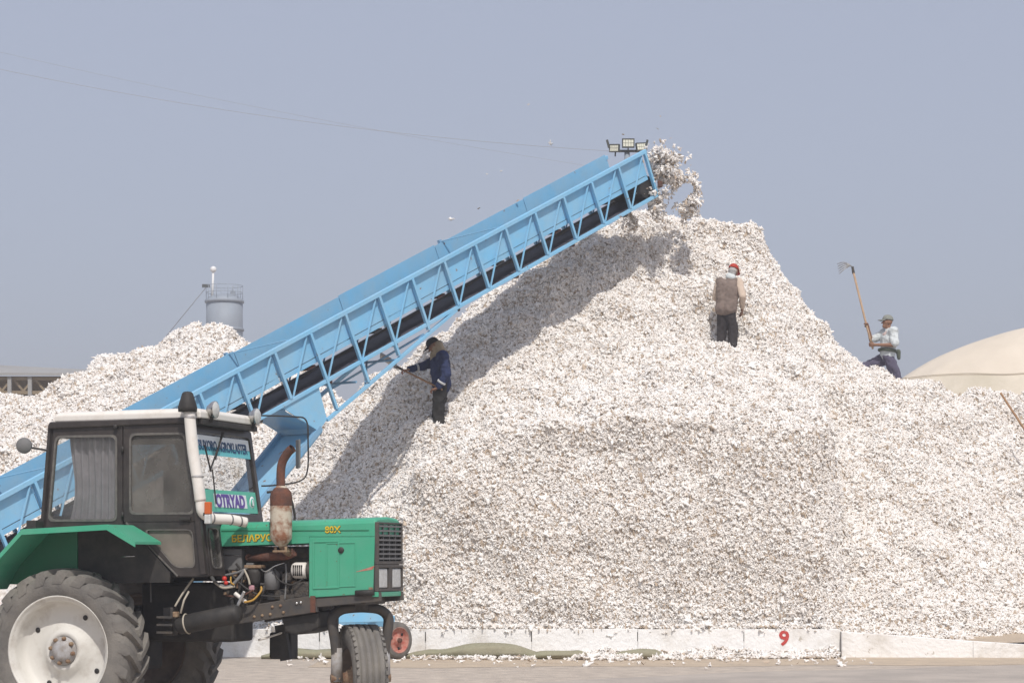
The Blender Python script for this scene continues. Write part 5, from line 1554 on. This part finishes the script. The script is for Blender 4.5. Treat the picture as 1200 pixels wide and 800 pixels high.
# --- man in vest and red cap, seen from behind
def person_vest():
    gz = 5.53
    t = thing('person', 'person in brown vest and red cap standing on the heap, seen from behind', 'person', (3.97, 42.25, gz - .0), R(66))
    hip = Vector((.0, .0, .72)); chest = Vector((.06, -.02, 1.08)); neck = Vector((.14, -.05, 1.27)); head = Vector((.19, -.08, 1.405))
    hf = Vector((.85, -.15, -.3)); hu = Vector((.3, -.08, .95))
    shL, shR = Vector((.06, .165, 1.20)), Vector((.10, -.205, 1.19))
    elL, hdL = Vector((.14, .26, .92)), Vector((.36, .16, .86))
    elR, hdR = Vector((.04, -.31, .92)), Vector((.22, -.24, .68))
    kneeL, kneeR = Vector((.06, .10, .28)), Vector((.05, -.12, .28))
    ftL, ftR = Vector((-.02, .12, -.2)), Vector((.0, -.13, -.2))
    caps = [(hip, chest, .105, .115), (chest, neck, .10, .055), (neck, head, .055, .06), (chest, shL, .09, .055), (chest, shR, .09, .055),
            (shL, elL, .052, .042), (elL, hdL, .042, .028), (shR, elR, .052, .042), (elR, hdR, .042, .028),
            (hip + Vector((0, .09, 0)), kneeL, .085, .06), (kneeL, ftL, .055, .042), (hip - Vector((0, .09, 0)), kneeR, .085, .06), (kneeR, ftR, .055, .042),
            (ftL, ftL + Vector((.14, 0, -.03)), .045, .035), (ftR, ftR + Vector((.14, 0, -.03)), .045, .035)]
    caps += head_parts(head, hf, hu)
    caps += hand_caps(hdL, hdL + Vector((.08, -.01, -.03)), (0, -.6, -.6), None) + hand_caps(hdR, hdR + Vector((.05, .02, -.07)), (.2, .9, -.2), None)
    body = blob('body', caps, [], 0.0075, 'skin', t, 2, decim=.35)
    eyes(head, hf, hu, body)
    v_ = [(hip + Vector((-.01, .06, -.03)), chest + Vector((-.01, .07, 0)), .145, .15), (hip + Vector((-.01, -.06, -.03)), chest + Vector((-.01, -.07, 0)), .145, .15), (chest, neck - Vector((0, 0, .03)), .15, .085), (chest, shL + Vector((0, -.03, 0)), .14, .09), (chest, shR + Vector((0, .03, 0)), .14, .09)]
    vest = blob('vest', v_, [], .014, 'vest', t, 6, wrinkle=.017, wsc=8)
    blob('shirt_sleeve', [(shL, elL, .068, .062), (elL, lerp(elL, hdL, .75), .06, .05)], [], .013, 'sleeve_cream', t, 4, wrinkle=.010)
    blob('shirt_sleeve', [(shR, elR, .085, .072), (elR, lerp(elR, hdR, .75), .070, .052)], [], .013, 'sleeve_cream', t, 4, wrinkle=.010)
    blob('trousers', [(hip + Vector((0, .07, -.04)), kneeL, .11, .092), (kneeL, ftL + Vector((0, 0, .04)), .092, .085), (hip + Vector((0, -.07, -.04)), kneeR, .11, .092), (kneeR, ftR + Vector((0, 0, .04)), .092, .085)], [], .014, 'trouser_char', t, 4, wrinkle=.020, wsc=8)
    blob('hair', [(head - hf * .035 - hu * .01, head - hf * .03 - hu * .045, .088, .070)], [], .01, 'hair_grey', body, 3, wrinkle=.004, wsc=30)
    blob('neck_cloth', [(neck + Vector((-.03, .02, .03)), neck + Vector((-.02, -.02, .01)), .075, .08)], [], .01, 'shirt_white', t, 3, wrinkle=.006)
    cp = cap_hat('cap', head + hu * .015, hf, hu, 'cap_red', t)
    MB().tube([head - hf * .112 + hu * .048 + Vector((0, .02, 0)), head - hf * .112 + hu * .048 - Vector((0, .02, 0))], .014, 8).build('cap_gap', 'shirt_white', cp)
person_vest()

# --- man raising a fork behind the right crest; faces left
def person_fork():
    ox_, oy_, oz_ = 7.42, 45.0, 4.745
    t = thing('person', 'person in pale shirt and grey cap raising a long fork on the right crest', 'person', (ox_, oy_, oz_), R(180))
    hip = Vector((0, 0, .82)); chest = Vector((-.03, 0, 1.16)); neck = Vector((-.02, 0, 1.37)); head = Vector((.01, 0, 1.515))
    hf = Vector((.97, .1, .12)); hu = Vector((-.1, 0, 1))
    shL, shR = Vector((-.08, .19, 1.32)), Vector((.05, -.18, 1.31))
    elL, hdL = Vector((-.10, .29, 1.04)), Vector((.27, .16, 1.055))
    elR, hdR = Vector((.30, -.16, 1.17)), Vector((.38, -.03, 1.40))
    kneeL, kneeR = Vector((-.17, .12, .40)), Vector((.46, -.12, .62))
    ftL, ftR = Vector((-.28, .13, -.12)), Vector((.50, -.12, .14))
    caps = [(hip, chest, .105, .115), (chest, neck, .10, .055), (neck, head, .055, .06), (chest, shL, .09, .055), (chest, shR, .09, .055),
            (shL, elL, .052, .042), (elL, hdL, .043, .029), (shR, elR, .052, .042), (elR, hdR, .043, .029),
            (hip + Vector((0, .09, 0)), kneeL, .085, .06), (kneeL, ftL, .055, .042), (hip - Vector((0, .09, 0)), kneeR, .085, .06), (kneeR, ftR, .055, .042),
            (ftL, ftL + Vector((.14, 0, -.03)), .045, .035), (ftR, ftR + Vector((.14, 0, -.03)), .045, .035)]
    caps += head_parts(head, hf, hu)
    caps += hand_caps(hdL, hdL + Vector((.085, -.02, .0)), (0.1, -.9, .3), None) + hand_caps(hdR, hdR + Vector((.035, .03, .075)), (.5, .8, 0), None)
    body = blob('body', caps, [], 0.0075, 'skin', t, 2, decim=.35)
    eyes(head, hf, hu, body)
    sc_ = [(hip + Vector((0, .06, .03)), chest + Vector((0, .05, 0)), .135, .155), (hip + Vector((0, -.06, .03)), chest + Vector((0, -.05, 0)), .14, .16), (chest, neck - Vector((0, 0, .03)), .15, .08), (chest, shL, .14, .10), (chest, shR, .14, .098),
           (shL, lerp(shL, elL, .85), .09, .088), (shR, lerp(shR, elR, .75), .085, .08)]
    blob('shirt', sc_, [], .014, 'shirt_white', t, 4, wrinkle=.022, wsc=10)
    blob('trousers', [(hip + Vector((0, .08, .0)), kneeL, .125, .095), (kneeL, ftL + Vector((0, 0, .05)), .095, .085), (hip + Vector((0, -.08, .0)), kneeR, .125, .10), (kneeR, ftR + Vector((0, 0, .05)), .10, .085)], [], .014, 'trouser_purple', t, 4, wrinkle=.022, wsc=8)
    wb = []
    for k in range(25):
        an = 2 * math.pi * k / 24
        wb.append(Vector((.165 * math.cos(an), .215 * math.sin(an), .955 + .02 * math.cos(an))))
    MB().tube(wb, .032, 8).build('waist_belt', 'pouch', t)
    blob('pouch', [(Vector((-.20, .06, .93)), Vector((-.21, .06, .80)), .05, .035)], [], .012, 'pouch', t, 3)
    cap_hat('cap', head + hu * .02, hf, hu, 'cap_grey', t)
    blob('scarf', [(neck + Vector((-.08, .10, .02)), neck + Vector((.08, .06, -.10)), .035, .045), (neck + Vector((-.08, -.10, .02)), neck + Vector((.08, -.05, -.10)), .035, .045), (neck + Vector((-.09, .1, .02)), neck + Vector((-.09, -.1, .02)), .035, .035)], [], .011, 'scarf_pink', t, 3, wrinkle=.008, wsc=14)
    W = lambda p: Vector((ox_ - p.x, oy_ - p.y, oz_ + p.z))
    a = Vector((.31, .12, .98)); m2 = Vector((.42, .0, 1.46)); d = (m2 - a).normalized()
    e = Vector((.655, -.20, 2.56))
    bs = W(e)
    fk_ = thing('hay_fork', 'long-handled fork with curved tines raised against the sky', 'fork', bs)
    MB().tube([W(a) - bs, W(m2) - bs, W(e) - bs], 0.021, 8).build('handle', 'wood_pale', fk_)
    MB().tube([Vector((.012, 0, -.06)), Vector((-.01, 0, .08))], [.03, .026], 10).build('socket', 'dark_steel', fk_)
    for k in range(5):
        o_ = (k - 2) * .05
        p = [Vector((-.01, o_ * .3, .07)), Vector((-.08, o_ * .9, .11 + o_ * .35)), Vector((-.18, o_ * 1.25, .10 + o_ * .8)), Vector((-.30, o_ * 1.4, .03 + o_ * 1.15))]
        MB().tube(smooth_path(p, 5), [.010] * 14 + [.007, .004], 6).build('tine', 'steel', fk_)
    MB().tube(smooth_path([Vector((-.13, -.10, .04)), Vector((-.13, 0, .115)), Vector((-.13, .10, .17))], 5), .009, 6).build('tine_tie', 'steel', fk_)
person_fork()

# ------------------------------------------------------------------ dusty air
hz = MB().box((0, 190, 12), (700, 430, 26)).build('haze', 'wire')
hz.data.materials.clear()
hm = bpy.data.materials.new('haze_air'); hm.use_nodes = True
hn = hm.node_tree
for n_ in list(hn.nodes): hn.nodes.remove(n_)
ho = hn.nodes.new('ShaderNodeOutputMaterial'); hv = hn.nodes.new('ShaderNodeVolumePrincipled')
hv.inputs['Color'].default_value = (0.93, 0.94, 0.97, 1)
hv.inputs['Density'].default_value = 0.0019
hv.inputs['Anisotropy'].default_value = 0.2
hn.links.new(hv.outputs[0], ho.inputs['Volume'])
hz.data.materials.append(hm)
tag(hz, 'thin dusty haze filling the air over the yard', 'haze', kind='stuff')

bpy.data.scenes.remove(TMP)
for o in PENDING:          # the node trees go on last, once all shapes are evaluated
    mo = o.modifiers.new('tufts', 'NODES'); mo.node_group = TREE
